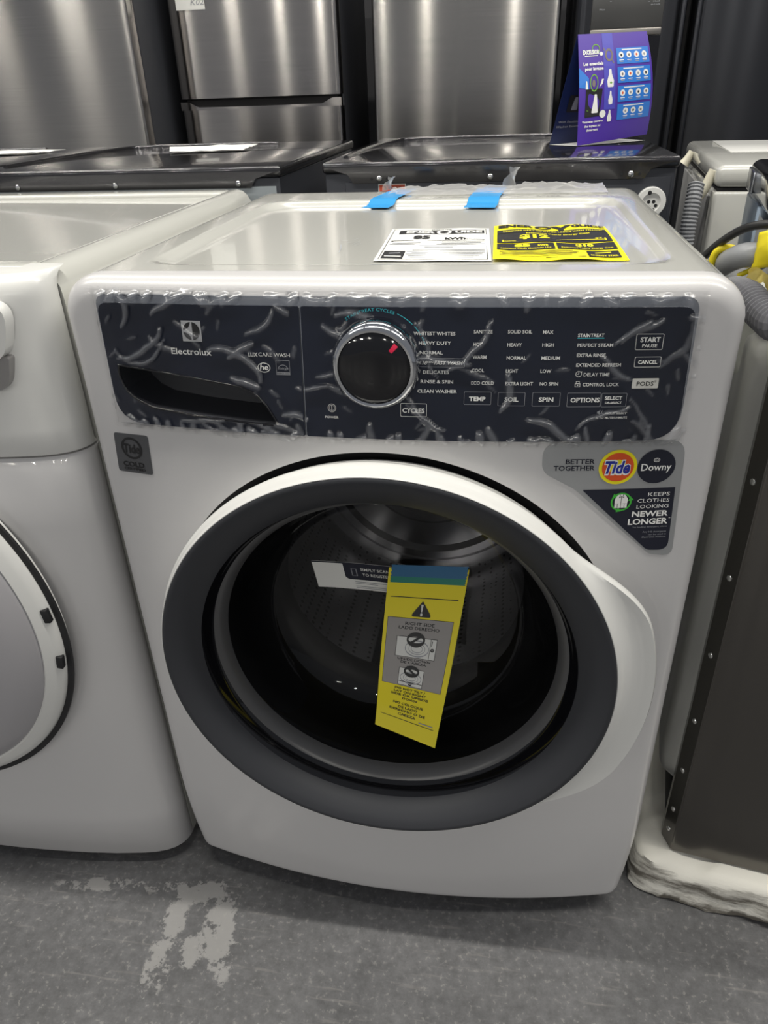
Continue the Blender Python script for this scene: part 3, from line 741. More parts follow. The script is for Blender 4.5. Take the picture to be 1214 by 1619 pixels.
def nope(cx, v, r, s=1):
    tp.ring(cx, V_(v), r, .024, K, 5, 28, r*.34); tp.line((cx-r*.68*s, V_(v)-r*.23), (cx+r*.68*s, V_(v)+r*.23), .016, K, 5)
nope(.46, .372, .125)
tt('UPSIDE DOWN', .24, .70, .498, .0145); tt('DE CABEZA', .29, .65, .517, .0145)
tp.poly(rect(.28, .64, V_(.660), V_(.545)), K, 2); tp.poly(rect(.287, .633, V_(.658), V_(.548)), 'paper', 3)
for r, w in ((.155, .008), (.11, .005), (.075, .005)): tp.ring(.46, V_(.606), r, w, 'print_dim', 4, 28, r*.26)
tp.line((.29, V_(.636)), (.63, V_(.636)), .004, K, 4); tp.ring(.46, V_(.648), .027, .008, K, 4, 16, .009)
nope(.46, .563, .110, -1)
tt('DO NOT TILT /', .25, .70, .694, .0145); tt('LAY ON RIGHT', .24, .72, .716, .0145); tt('SIDE OR UPSIDE', .20, .76, .738, .0145); tt('DOWN', .38, .60, .762, .0145)
tt('NO COLOQUE', .25, .71, .802, .0165); tt('DE LADO', .33, .63, .828, .0165); tt('DERECHO O DE', .20, .76, .853, .0165); tt('CABEZA', .34, .62, .880, .0165)
tp.line((.07, V_(.905)), (.92, V_(.905)), .003, K); tp.line((.68, V_(.89)), (.90, V_(.89)), .006, 'print_dim')
tp.done('print', tg)
def zig(u0, u1, v0, v1):
    L = []; n = 6
    for i in range(n+1): L.append((u0+(.012 if i % 2 else 0), v0+(v1-v0)*i/n))
    R = [(u1-(.012 if i % 2 else 0), v1+(v0-v1)*i/n) for i in range(n+1)]
    return L+R
slab('tape', [zig(.03, .99, V_(.045), V_(-.015))], TMf, .0012, .0003, 'tape_teal', tg, .08)
slab('tape', [zig(.03, .985, V_(.076), V_(.045))], TMf, .0012, .0003, 'tape_green', tg, .08)

# ------------------------------------------------------------------ energy labels on the top
def sheet_map(A, B, Dd, Cc, wave=0):
    """bottom-left, bottom-right, top-right, top-left (x, y); wavy height"""
    A, B, Dd, Cc = map(Vector, (A, B, Dd, Cc))
    def f(u, v, off):
        p = A.lerp(B, u).lerp(Cc.lerp(Dd, u), v)
        h = .9588+wave*(.5+.5*math.sin(u*11+v*5+1.0))*(.35+.65*abs(v-.35))
        return (p.x, p.y, h+off)
    return f
fw = sheet_map((-.0256, .1100), (.1040, .1110), (.0945, .3200), (-.0345, .3170), .0012)
ew = tag(slab('energy_label', [rect(0, 1, 0, 1)], fw, .0004, .0004, 'paper', None, .08), 'white energy guide sheet lying on the washer top, left of the yellow one', 'label')
ep = Print(fw, .0006); K = 'print_black'
ep.frame(.03, .97, .03, .97, .006, K); ep.poly(rect(.10, .95, .80, .92), K, 1, .1)
ep.text('ENER', .17, .46, .825, .072, 'paper', .05, lay=2); ep.ring(.55, .865, .075, .03, 'paper', 2, 20, .08); ep.text('UIDE', .66, .93, .825, .072, 'paper', .05, lay=2)
ep.text('ENERGUIDE', .42, .62, .935, .03, K, .02); ep.text('85', .26, .43, .63, .11, K, .05, lay=2); ep.text('kWh', .57, .77, .62, .065, K, .05, lay=2); ep.text('per year', .78, .92, .625, .03, K, lay=2)
ep.line((.06, .585), (.95, .585), .012, K); ep.line((.06, .545), (.08, .585), .01, K); ep.line((.55, .545), (.95, .545), .006, K)
for z_, a_, b_ in ((.51, .08, .35), (.47, .06, .30), (.50, .55, .92), (.46, .50, .95), (.42, .35, .70), (.38, .40, .66), (.30, .30, .95), (.265, .25, .95), (.22, .30, .95), (.185, .25, .93), (.14, .28, .9), (.10, .3, .85)): ep.line((a_, z_), (b_, z_), .013, 'print_dim')
ep.poly(rect(.05, .24, .06, .27), K, 1); ep.line((.07, .12), (.22, .12), .02, 'paper', 2); ep.line((.10, .2), (.2, .22), .02, 'print_dim', 2)
ep.done('print', ew)
fy = sheet_map((.1052, .1105), (.2480, .1120), (.2435, .3270), (.1010, .3300), .0042)
ey = tag(slab('energy_label', [rect(0, 1, 0, 1)], fy, .0004, .0004, 'energy_yellow', None, .04), 'bright yellow wrinkled energy guide sheet lying on the washer top', 'label')
yp = Print(fy, .0010); Y = 'energy_yellow'
yp.text('ENER', .04, .36, .90, .075, K, .05, lay=1); yp.ring(.44, .93, .075, .03, K, 1, 20, .055); yp.poly([(.50, .97), (.56, .97), (.60, .92), (.64, .97), (.70, .97), (.62, .88), (.62, .84), (.57, .84), (.57, .88)], K, 1); yp.text('GUIDE', .69, .98, .90, .075, K, .05, lay=1)
yp.poly(rect(.03, .97, .74, .83), K, 1, .05); yp.text('COMPARE ONLY TO OTHER LABELS WITH YELLOW', .08, .94, .77, .03, Y, .02, lay=2)
yp.poly(rect(.03, .97, .46, .73), K, 1, .05); yp.text('Estimated Yearly Energy Cost', .28, .82, .685, .032, Y, .02, lay=2); yp.text('$12', .22, .47, .56, .10, Y, .05, lay=2)
yp.line((.08, .51), (.92, .51), .010, Y, 2); yp.line((.08, .49), (.08, .55), .012, Y, 2); yp.line((.92, .49), (.92, .55), .012, Y, 2); yp.text('$7', .84, .90, .535, .03, Y, .02, lay=2)
yp.poly(rect(.03, .49, .26, .43), K, 1, .05); yp.poly(rect(.51, .97, .26, .43), K, 1, .05)
yp.text('85', .17, .30, .345, .065, Y, .06, lay=2); yp.text('kWh', .36, .44, .345, .04, Y, .04, lay=2); yp.text('Estimated Yearly Electricity Use', .06, .46, .285, .028, Y, .02, lay=2)
yp.text('$10', .66, .80, .345, .065, Y, .06, lay=2); yp.text('Estimated Yearly Energy Cost', .54, .94, .285, .028, Y, .02, lay=2)
for z_, a_, b_ in ((.215, .05, .62), (.18, .05, .66), (.145, .07, .64), (.105, .05, .6), (.06, .4, .7)): yp.line((a_, z_), (b_, z_), .012, K)
yp.poly(rect(.72, .96, .06, .22), K, 1, .05); yp.text('ENERGY STAR', .74, .94, .085, .035, Y, .02, lay=2); yp.line((.78, .16), (.9, .18), .02, Y, 2)
yp.done('print', ey)
# blue tape strips and the clear bag they hold
def flat_map(pts, h, wob=0):
    A, B, Dd, Cc = [Vector(p) for p in pts]
    def f(u, v, off):
        p = A.lerp(B, u).lerp(Cc.lerp(Dd, u), v); z = h(p.x, p.y)+wob*noise.noise((p.x*40, p.y*40, 1)); return (p.x, p.y, z+off)
    return f
def top_h(x, y): return .9662 if y > .557 else (.9587 if y < .54 else .9587+.0075*(y-.54)/.017)
ftape = flat_map([(-.1120, .5100), (-.0690, .5080), (-.0440, .6780), (-.0850, .6760)], lambda x, y: top_h(x, y)+.0022)
tag(slab('painter_tape', [rect(0, 1, 0, 1)], ftape, .0004, .0004, 'tape_blue', None, .07), 'slanting strip of blue tape on the washer top, nearer the white dryer', 'tape', None)
ftape2 = flat_map([(.0495, .4990), (.0980, .4950), (.1130, .6790), (.0640, .6790)], lambda x, y: top_h(x, y)+.0022)
tag(slab('painter_tape', [rect(0, 1, 0, 1)], ftape2, .0004, .0004, 'tape_blue', None, .07), 'strip of blue tape on the washer top behind the yellow energy sheet', 'tape', None)
def bag():
    V, F = [], []; nx, ny = 60, 12
    for j in range(ny+1):
        for i in range(nx+1):
            u, v = i/nx, j/ny; x = -.085+.36*u; y = .600+.095*v+.02*noise.noise((u*9, 1, 2))*v
            z = .9672+.0006+.012*abs(noise.noise((x*26, y*34, 5)))*min(1, v*2.2)+.004*abs(noise.noise((x*80, y*80, 9)))*v
            V.append((x, y, z))
    for j in range(ny):
        for i in range(nx): a = j*(nx+1)+i; F.append((a, a+1, a+nx+2, a+nx+1))
    b = tag(mesh_obj('plastic_bag', V, F, 'clear_wrap', None, True), 'crumpled clear plastic bag taped along the rear edge of the washer top', 'plastic bag')
    # twisted scraps sticking up
    for bx, by, h, w in ((.118, .665, .034, .016), (-.095, .668, .022, .012)):
        V, F = [], []
        for j in range(9):
            for i in range(7):
                u, v = i/6-.5, j/8; a = v*2.2+u*1.5
                V.append((bx+u*w*2*math.cos(a)+.014*v, by+u*w*math.sin(a), .968+h*v+.004*noise.noise((u*5, v*5, bx*50))))
        for j in range(8):
            for i in range(6): a = j*7+i; F.append((a, a+1, a+8, a+7))
        mesh_obj('bag_scrap', V, F, 'clear_wrap', b, True)
bag()

# ------------------------------------------------------------------ white dryer on the left
dry = thing('clothes_dryer', 'white front-load machine with a round white door, cut off at the left edge', 'dryer', (-.708, 0, 0))
def dry_front(z0, z1, name, mt, drop=0, top_round=False):
    """bowed front with a rounded right and left edge, lofted upwards (local x from -.3425 to .3425)"""
    half = [(0, 0), (.06, .0006), (.12, .003), (.18, .007), (.23, .012), (.27, .018), (.295, .023), (.312, .029), (.324, .036), (.332, .044), (.337, .053), (.3395, .062), (.3400, .072), (.3370, .077)]
    sec = [(-x, y) for x, y in half[::-1]]+half[1:]
    zs = [z0, z0+.004]+[z0+.004+(z1-z0-.008)*i/8 for i in range(1, 8)]+[z1-.004, z1]
    if top_round: zs = [z0, z0+.004]+[z0+.004+(z1-z0-.03)*i/6 for i in range(1, 7)]+[z1-.024+.024*math.sin(pi/2*k/7) for k in range(1, 8)]
    V, F = [], []; n = len(sec)
    for z in zs:
        e = 0
        if z in (z0, z1) and not top_round: e = .004
        if top_round and z1-z < .024: q = .024-(z1-z); e = .024-math.sqrt(max(0, .024**2-q*q))
        if z == z0 and top_round: e = .004
        for x, y in sec: V.append((x*(1-e*.15), -.030+y+e+drop, z))
    for j in range(len(zs)-1):
        for i in range(n-1): F.append((j*n+i, j*n+i+1, (j+1)*n+i+1, (j+1)*n+i))
    k0 = len(V)
    # close top and bottom back to the cabinet
    for base in (0, (len(zs)-1)*n):
        pts = [base+i for i in range(n)]; F.append(tuple(pts) if base else tuple(pts[::-1]))
    return mesh_obj(name, V, F, mt, dry, True, angle=45)
dry_front(.022, .757, 'front_panel', 'white_front')
dry_front(.760, .966, 'control_fascia', 'white_plastic', -.002, True)
def dry_cab():
    pr = [(.020, .3385), (.93, .3395), (.945, .338), (.956, .332), (.963, .324), (.966, .314), (.9655, .300), (.960, .288), (.9590, .280)]
    V, F = [], []; sec = [(x, z) for z, x in pr]+[(-x, z) for z, x in pr[::-1]]; n = len(sec)
    for y in (.0485, .74): V += [(x, y, z) for x, z in sec]
    for i in range(n): F.append((i, (i+1) % n, n+(i+1) % n, n+i))
    F.append(tuple(range(n, 2*n))); F.append(tuple(range(n))[::-1])
    mesh_obj('cabinet', V, F, 'white_enamel', dry, True, angle=40)
    # worktop frame front and rear rails around the sunken field
    box('top_rail', -.300, .300, .046, .085, .950, .9665, 'white_enamel', dry, .006, 3); box('top_rail', -.300, .300, .690, .740, .950, .9665, 'white_enamel', dry, .006, 3)
dry_cab()
ddx, ddz = -.040, .514
dd = lathe('door', [(.309, -.020), (.3095, -.032), (.3060, -.040), (.298, -.045), (.286, -.050), (.2835, -.0485)], ddx, ddz, 'white_plastic', dry, 128)
lathe('door_face', [(.2835, -.0485), (.2800, -.0540), (.250, -.0700), (.200, -.0850), (.13, -.0970), (.06, -.1020), (.0005, -.1030)], ddx, ddz, 'door_violet', dd, 128)
lathe('door_gap', [(.3165, -.030), (.3165, -.0345), (.309, -.0345), (.309, -.022)], ddx, ddz, 'black_matte', dry, 128)
for a in (.11, -.145):
    box_o = box('notch', -.0045, .0045, -.006, .002, -.010, .010, 'black_matte', dd, .001)
    box_o.location = (ddx+.3045*math.cos(a), -.0395, ddz+.3045*math.sin(a)); box_o.rotation_euler = (0, -a, 0)
def dmap(u, v, off):
    y = -.032+.20*max(0, abs(u)-.05)**2*1.1
    return (u, y-off, v)
slab('drawer_front', [round_poly([(-.32, .880), (.298, .880), (.316, .945), (-.32, .945)], [.004, .030, .022, .004])], dmap, .0045, .016, 'white_plastic', dry, .02)
slab('grip', [round_poly([(-.32, .846), (.290, .846), (.300, .885), (-.32, .885)], [.004, .026, .004, .004])], dmap, .0005, .014, 'handle_silver', dry, .02)
for x in (-.27, .27):
    for y in (.1, .65): box('foot', x-.02, x+.02, y-.02, y+.02, 0, .024, 'black_matte', dry, .005)

# ------------------------------------------------------------------ graphite machines in the row behind, backs towards us
def graphite(name, x0, y0, label, back='graphite_back', details=True, cat='washer'):
    w, d, h = .678, .74, 1.0
    t = thing(name, label, cat, (x0, y0, 0))
    box('cabinet', .004, w-.004, .006, d, .04, h-.020, 'graphite_back', t, .004)
    box('back_panel', .045, w-.012, .002, .006, .08, h-.036, back, t, .0015)
    lid = box('lid', 0, w, 0, d+.01, h-.020, h, 'graphite', t, .006, 3)
    # rolled rear lip with clipped corners
    V = [(.012, -.002, h-.010), (w-.012, -.002, h-.010), (w-.052, -.002, h-.022), (w-.062, -.002, h-.038), (.062, -.002, h-.038), (.052, -.002, h-.022)]
    V = V+[(x, .004, z) for x, y, z in V]; F = [(5, 4, 3, 2, 1, 0)]+[(i, (i+1) % 6, 6+(i+1) % 6, 6+i) for i in range(6)]
    mesh_obj('rear_lip', V, F, 'graphite', t)
    for sx in (.115, .331, .591): lathe('screw', [(.0055, .000), (.0052, -.002), (.0035, -.0035), (.0001, -.004)], sx, h-.030, 'steel_screw', t, 16, -.002)
    for sx in ((.100, .131, .574, .607) if details else ()): lathe('hole', [(.0028, -.0004), (.0001, -.0006)], sx, h-.030, 'black_matte', t, 12, -.002)
    # pressed rib along the edges of the lid
    rib = [(.030, .10, h), (.034, .38, h), (.060, .60, h), (.10, .665, h), (.20, .685, h), (.48, .685, h)]
    tube('lid_rib', rib, .006, 'graphite', lid, 10)
    for x in (.06, w-.06):
        for y in (.06, d-.06): box('foot', x-.02, x+.02, y-.02, y+.02, 0, .042, 'black_matte', t, .005)
    return t
gm = graphite('graphite_washer', -.2515, .842, 'dark graphite washer seen from behind with a red warning label, under the purple display card')
def face_map(yy): return lambda u, v, off: (u, yy-off, v)
wl = slab('warning_label', [rect(.112, .167, .935, .9605)], face_map(.002), .0006, .0006, 'paper', gm)
wp = Print(face_map(.002), .0010); wp.poly(rect(.114, .165, .9465, .9585), 'label_red'); wp.text('WARNING', .131, .157, .9495, .006, 'print_black', .02, lay=2); wp.poly([(.122, .9495), (.130, .9495), (.126, .9560)], 'print_black', 2)
for z_ in (.9435, .9405, .9375): wp.line((.116, z_), (.163, z_), .0008, 'print_dim')
wp.done('print', wl)
cn = lathe('hose_connector', [(.027, .004), (.027, -.006), (.0255, -.009), (.017, -.0095), (.016, -.006), (.0001, -.006)], .634, .921, 'white_plastic', gm, 40, 0)
for a in range(6): lathe('connector_hole', [(.0032, -.0004), (.0001, -.0008)], .634+.009*math.cos(a*pi/3), .915+.008*math.sin(a*pi/3), 'black_matte', cn, 10, -.006)
lathe('connector_hole', [(.0038, -.0004), (.0001, -.0008)], .629, .938, 'black_matte', cn, 12, -.0092)
for x in (.331, .405, .262): box('vent_slot', x-.005, x+.005, .0008, .003, .944, .958, 'black_matte', gm)
graphite('graphite_dryer', -1.002, .800, 'dark graphite machine with a pale grey back and paper sheet on its lid', 'grey_back', False, 'dryer')
graphite('graphite_dryer', -1.700, .800, 'dark graphite machine at the far left edge, only its lid corner showing', 'grey_back', False, 'dryer')
def sheet(name, pts, z, label, cat='paper'):
    f = flat_map(pts, lambda x, y: z, .004)
    return tag(slab(name, [rect(0, 1, 0, 1)], f, .0045, .0005, 'paper', None, .15), label, cat)
sheet('paper_sheet', [(-.72, 1.20), (-.535, 1.215), (-.555, 1.40), (-.80, 1.39)], 1.0, 'white paper sheet lying on the lid of the graphite dryer')
sheet('paper_sheet', [(-1.38, 1.25), (-1.16, 1.28), (-1.10, 1.38), (-1.36, 1.42)], 1.0, 'white paper sheet at the far left edge, on a dark lid')

# ------------------------------------------------------------------ purple tent card
card = thing('display_card', 'purple tent-shaped washing essentials card standing on the dark lid', 'display card', (.33, 1.2, 1.0))
def wl_(p): return (p[0]-.33, p[1]-1.2, p[2]-1.0)
def cmap(u, v, off):
    A, B = Vector((.2570, 1.110, 1.0015)), Vector((.4190, 1.235, 1.0015)); TLc, TRc = Vector((.2430, 1.165, 1.2085)), Vector((.3900, 1.225, 1.2115))
    p = A.lerp(B, u).lerp(TLc.lerp(TRc, u), v); n = Vector((.45, -.85, .22))
    p += n*(.022*math.sin(pi*v)*(.35+.9*u)*.8+off); p.z += .012*(1-v)**3*u
    return wl_(p)
slab('front_sheet', [rect(0, 1, 0, 1)], cmap, 0, .0006, 'card_purple', card, .06)
def c2map(u, v, off):
    A, B = Vector((.2000, 1.166, 1.0015)), Vector((.3620, 1.310, 1.0015)); TLc, TRc = Vector((.2424, 1.1665, 1.2080)), Vector((.3896, 1.2262, 1.2110))
    p = A.lerp(B, u).lerp(TLc.lerp(TRc, u), v); p += Vector((.3, -.9, .1))*off
    return wl_(p)
bs = slab('back_sheet', [rect(0, 1, 0, 1)], c2map, 0, .0006, 'card_navy', card, .1)
V = [wl_(p) for p in ((.2000, 1.166, 1.0012), (.2570, 1.110, 1.0012), (.4190, 1.235, 1.0012), (.3620, 1.310, 1.0012))]; mesh_obj('base_sheet', V, [(0, 1, 2, 3)], 'paper', card)
b2 = Print(c2map, .0006)
b2.text('With Excelsior', .05, .36, .20, .022, 'print_dim', .01); b2.text('Washer Essentials', .03, .42, .155, .022, 'print_dim', .01)
b2.poly(rect(.12, .36, .30, .46, .02), 'print_black'); b2.poly(round_poly([(.18, .32), (.27, .32), (.26, .38), (.245, .44), (.205, .44), (.19, .38)], .01), 'print_dim', 1)
b2.done('print', bs)
c1 = Print(cmap, .0006)
fs = [o for o in card.children if o.name.startswith('front_sheet')][0]
c1.poly(rect(.335, .485, .30, 1), 'card_band', 0, .1)
c1.poly([(.0, .52), (.0, .70), (.13, .60), (.13, .50)], 'card_blue', 0)
c1.text('EXCELSIOR', .055, .285, .815, .040, 'print_white', .05, lay=2); c1.line((.08, .798), (.26, .800), .008, 'print_white', 2)
c1.ring(.24, .86, .055, .010, 'card_green', 1, 20, .045); c1.poly(circle(.31, .815, .024, 14, .018), 'print_white', 2)
c1.text('Les essentiels', .06, .33, .715, .030, 'print_white', .04, lay=2); c1.text('pour laveuse', .08, .33, .670, .030, 'print_white', .04, lay=2)
c1.poly(round_poly([(.08, .245), (.28, .25), (.315, .50), (.09, .50)], .012), 'print_black', 1)
c1.poly(round_poly([(.165, .28), (.255, .28), (.245, .36), (.235, .45), (.205, .45), (.185, .36)], .012), 'print_white', 2)
c1.ring(.20, .555, .055, .012, 'card_green', 1, 20, .080); c1.poly([(.085, .50), (.12, .50), (.105, .575), (.088, .575)], 'print_white', 2); c1.poly([(.27, .51), (.315, .545), (.33, .585), (.305, .585)], 'print_white', 2)
c1.poly(circle(.195, .55, .022, 12, .035), 'hose_print', 2)
c1.text('Protection', .105, .125, .30, .016, 'card_green', .02, lay=2); c1.poly(circle(.32, .265, .042, 20, .036), 'print_white', 3)
for t, a_, b_, z_ in (("Vous etes couverts", .05, .33, .195), ('des tuyaux au', .08, .30, .155), ('detergent', .11, .27, .117)): c1.text(t, a_, b_, z_, .022, 'print_white', .03, lay=2)
c1.ring(.415, .800, .055, .022, 'hose_print', 2, 24, .060); c1.line((.36, .84), (.345, .865), .012, 'hose_print', 2); c1.line((.45, .76), (.475, .72), .014, 'hose_print', 2)
def bottle(cx, z0, w, h, ink='print_white'):
    c1.poly(round_poly([(cx-w*.42, z0), (cx+w*.42, z0), (cx+w*.5, z0+h*.35), (cx+w*.20, z0+h*.75), (cx+w*.18, z0+h), (cx-w*.18, z0+h), (cx-w*.20, z0+h*.75), (cx-w*.5, z0+h*.35)], .012, 3), ink, 2)
bottle(.42, .505, .090, .165); c1.poly(circle(.425, .545, .015, 10, .010), 'card_green', 3)
bottle(.42, .345, .058, .125); bottle(.415, .185, .060, .110)
for k, (z0, n_) in enumerate(((.71, 4), (.535, 4), (.36, 4), (.19, 3))):
    c1.poly(rect(.52, .97, z0, z0+.148, .008), 'card_blue', 1, .1); c1.line((.60, z0+.130), (.88, z0+.132), .010, 'print_white', 2)
    for i in range(n_):
        cx_ = .585+i*.107+(.05 if n_ == 3 else 0); c1.poly(circle(cx_, z0+.082, .034, 18, .030), 'print_white', 2)
        c1.poly(circle(cx_, z0+.080, .013, 8, .013), ('print_black', 'hose_print', 'logo_orange', 'print_dim')[(i+k) % 4], 3); c1.line((cx_-.03, z0+.035), (cx_+.03, z0+.036), .007, 'print_white', 2); c1.line((cx_-.024, z0+.020), (cx_+.024, z0+.021), .006, 'print_dim', 2)
c1.done('print', fs)

# ------------------------------------------------------------------ refrigerators
def door_slab(name, x0, x1, z0, z1, yf, d, mt, parent, r=.02, belly=.006):
    """tall door with softly rounded upright edges and a slight belly"""
    sec = []; n = 10
    for i in range(n+1): a = pi/2*i/n; sec.append((x0+r-r*math.cos(a), yf+r-r*math.sin(a)))
    k = 16
    for i in range(1, k): t = i/k; sec.append((x0+r+(x1-x0-2*r)*t, yf-belly*4*t*(1-t)))
    for i in range(n+1): a = pi/2*i/n; sec.append((x1-r+r*math.sin(a), yf+r-r*math.cos(a)))
    sec = [(x0, yf+d)]+sec+[(x1, yf+d)]
    V, F = [], []; m = len(sec)
    for z in (z0, z1): V += [(x, y, z) for x, y in sec]
    for i in range(m): F.append((i, (i+1) % m, m+(i+1) % m, m+i))
    F.append(tuple(range(m))[::-1]); F.append(tuple(range(m, 2*m)))
    return mesh_obj(name, V, F, mt, parent, True, angle=50)
def fridge(x0, x1, yf, label, h=1.78):
    t = thing('refrigerator', label, 'refrigerator', ((x0+x1)/2, yf, 0))
    w = (x1-x0)/2
    box('body', -w+.004, w-.004, .085, .72, .03, h-.02, 'fridge_side', t, .004)
    box('door_gasket', -w+.012, w-.012, .068, .085, .06, h-.04, 'black_matte', t)
    for x in (-w+.05, w-.05):
        for y in (.12, .66): box('foot', x-.02, x+.02, y-.02, y+.02, 0, .03, 'black_matte', t)
    return t, w
t, w = fridge(-2.40, -1.475, 2.72, 'stainless refrigerator with a plain full-height door at the far left')
door_slab('door', -w, w, .10, 1.77, 0, .068, 'stainless', t, .012, .004); box('kick_plate', -w+.01, w-.01, .02, .06, .03, .095, 'black_matte', t)
t, w = fridge(-1.415, -.655, 3.0, 'stainless bottom-freezer refrigerator with a dark recessed grip, paper note on its door')
door_slab('door', -w, w, 1.106, 1.77, 0, .068, 'stainless_smooth', t, .022, .012)
fd = door_slab('freezer_drawer', -w, w, .10, 1.060, 0, .068, 'stainless_smooth', t, .022, .012)
def scoop():   # drawer top with a scooped grip
    V, F = [], []; xs = [-w, -w+.02, -w+.035]+[-w+.035+.055*i/6 for i in range(1, 7)]+[0]+[w-.09+.055*i/6 for i in range(6)]+[w-.035, w-.02, w]
    def zt(x): e = w-abs(x); k = max(0, min(1, (e-.030)/.07)); return 1.094-.024*(k*k*(3-2*k))
    for x in xs: V += [(x, -.010*(1-(x/w)**2), 1.0602), (x, -.010*(1-(x/w)**2), zt(x)), (x, .03, zt(x)-.004), (x, .03, 1.0602)]
    for i in range(len(xs)-1):
        for j in range(4): a = i*4+j; b = i*4+(j+1) % 4; F.append((a, b, b+4, a+4))
    mesh_obj('grip_scoop', V, F, 'stainless_smooth', fd, True, angle=50)
scoop(); box('grip_recess', -w+.02, w-.02, .034, .066, 1.062, 1.105, 'black_matte', t); box('kick_plate', -w+.01, w-.01, .02, .06, .03, .095, 'black_matte', t)
nt_ = tag(slab('paper_note', [rect(-1.368, -1.236, 1.445, 1.62)], face_map(2.9965), .006, .0006, 'paper', None, .04), 'white paper note with handwriting stuck on the bottom-freezer refrigerator door', 'paper note')
npn = Print(face_map(2.9965), .0068); npn.text('K02', -1.30, -1.24, 1.462, .022, 'print_dim', 0, .3); npn.done('print', nt_)
t, w = fridge(-.505, .285, 3.0, 'brushed stainless refrigerator with one wide plain door, behind the graphite washer')
door_slab('door', -w, w, .10, 1.77, 0, .068, 'stainless', t, .018, .010); box('kick_plate', -w+.01, w-.01, .02, .06, .03, .095, 'black_matte', t)
t, w = fridge(.335, 1.245, 2.98, 'black side-by-side refrigerator with a water dispenser, behind the purple card')
dl = door_slab('door', -w, -.010, .10, 1.77, 0, .068, 'black_stainless', t, .05, .010); door_slab('door', .010, w, .10, 1.77, 0, .068, 'black_stainless', t, .05, .010)
box('pull', -.042, -.018, -.030, .02, .55, 1.60, 'black_stainless', t, .010, 3); box('pull', .018, .042, -.030, .02, .55, 1.60, 'black_stainless', t, .010, 3)
dsx0, dsx1 = .405-.79, .685-.79
ds = box('dispenser', dsx0, dsx1, -.016, .01, 1.300, 1.46, 'dispenser_grey', t, .004); box('dispenser_trim', dsx0, dsx1, -.018, .01, 1.275, 1.300, 'dispenser_trim', t, .003); box('dispenser_cavity', dsx0, dsx1, -.014, .01, .98, 1.275, 'black_gloss', t, .003)
for items in (((-.355, 1.415, 'Power', .026), (-.355, 1.403, 'Boost', .022), (-.320, 1.402, '+', .008), (-.318, 1.392, '-', .008)), ((-.355, 1.365, 'Filter', .022),), ((-.170, 1.405, '+', .008), (-.150, 1.420, 'Ice', .020), (-.158, 1.410, 'Crushed Ice', .040), (-.170, 1.385, '-', .008), (-.150, 1.385, 'Hold', .024), (-.158, 1.375, 'to Lock', .036))):
    dpn = Print(lambda u, v, o: (u, -.016-o, v), .0006)
    for x, z, s_, ww in items: dpn.text(s_, x, x+ww, z, .006, 'print_dim', .01)
    dpn.done('print', ds)
box('kick_plate', -w+.01, w-.01, .02, .06, .03, .095, 'black_matte', t)

# ------------------------------------------------------------------ machine on the right: dark side towards us, hose-covered back facing left
RM = thing('stainless_washer', 'dark steel washer standing on foam at the right edge, hoses on its back', 'washer', (.417, .070, .078), -math.radians(9.5))
Rinv = (Matrix.Translation((.417, .070, .078)) @ Matrix.Rotation(-math.radians(9.5), 4, 'Z')).inverted()
def R(p): return Rinv @ Vector(p)
HH = .922
box('cabinet', .030, .66, .004, .684, .0, HH-.05, 'dark_steel', RM, .003)
def side_panel():   # camera side with a pressed field
    xs = [.0, .004, .038, .044, .052, .058]+[.10+.055*i for i in range(9)]+[.602, .608, .616, .622, .656, .66]; zs = [0, .004, .040, .047, .056, .062]+[.10+.06*i for i in range(13)]+[.845, .851, .860, .866, .868, .872]
    V, F = [], []
    for z in zs:
        for x in xs:
            qx = abs(x-.33)-.265; qz = abs(z-.455)-.39; d = math.hypot(max(qx+.03, 0), max(qz+.03, 0))+min(max(qx+.03, qz+.03), 0)-.03
            g = math.exp(-((d+.008)/.007)**2)*.007
            V.append((x, g+(0 if .002 < x < .658 else .003), z))
    n = len(xs)
    for j in range(len(zs)-1):
        for i in range(n-1): F.append((j*n+i, j*n+i+1, (j+1)*n+i+1, (j+1)*n+i))
    mesh_obj('side_panel', V, F, 'dark_steel', RM, True, angle=60)
side_panel()
FS = [(0, .002), (-.013, .026), (-.013, .040), (.028, .040), (.028, .003)]
V = [(x, y, 0) for x, y in FS]+[(x, y, .87) for x, y in FS]
fl = mesh_obj('flange', V, [(i, i+5, (i+1) % 5+5, (i+1) % 5) for i in range(5)]+[(0, 1, 2, 3, 4), (9, 8, 7, 6, 5)], 'dark_steel', RM)
for z in (.03, .075, .16, .26, .38, .505, .64, .78):
    V = []; F = []
    s_ = lathe('screw', [(.0042, 0), (.0038, -.0012), (.0022, -.0020), (.0001, -.0022)], 0, 0, 'steel_screw', fl, 14); s_.rotation_euler = (0, 0, -.96); s_.location = (-.0068, .0145, z)
# galvanised drawn back panel: a tall bulge with soft edges and a dome-shaped head
def back_panel():
    V, F = [], []; ny, nz = 40, 70
    def prot(y, z):
        cy, hy, z0, z1, r = .268, .232, .085, .80, .05
        qy = abs(y-cy)-(hy-r); zz = (z-(z0+z1)/2); qz = abs(zz)-((z1-z0)/2-r)
        d = math.hypot(max(qy, 0), max(qz, 0))+min(max(qy, qz), 0)-r
        t = max(0, min(1, -d/.030)); return .034*math.sqrt(max(0, 1-(1-t)**2))
    for j in range(nz+1):
        z = .060+.80*j/nz
        for i in range(ny+1): y = .0365+.46*i/ny; V.append((-.000-prot(y, z), y+.004, z))
    for j in range(nz):
        for i in range(ny): a = j*(ny+1)+i; F.append((a, a+ny+1, a+ny+2, a+1))
    mesh_obj('back_panel', V, F, 'galvanised', RM, True)
back_panel()
box('back_plate', -.004, .0295, .512, .684, .10, .870, 'blue_plate', RM, .003)
box('access_cover', -.008, .0295, .050, .50, .0, .060, 'black_matte', RM, .004)
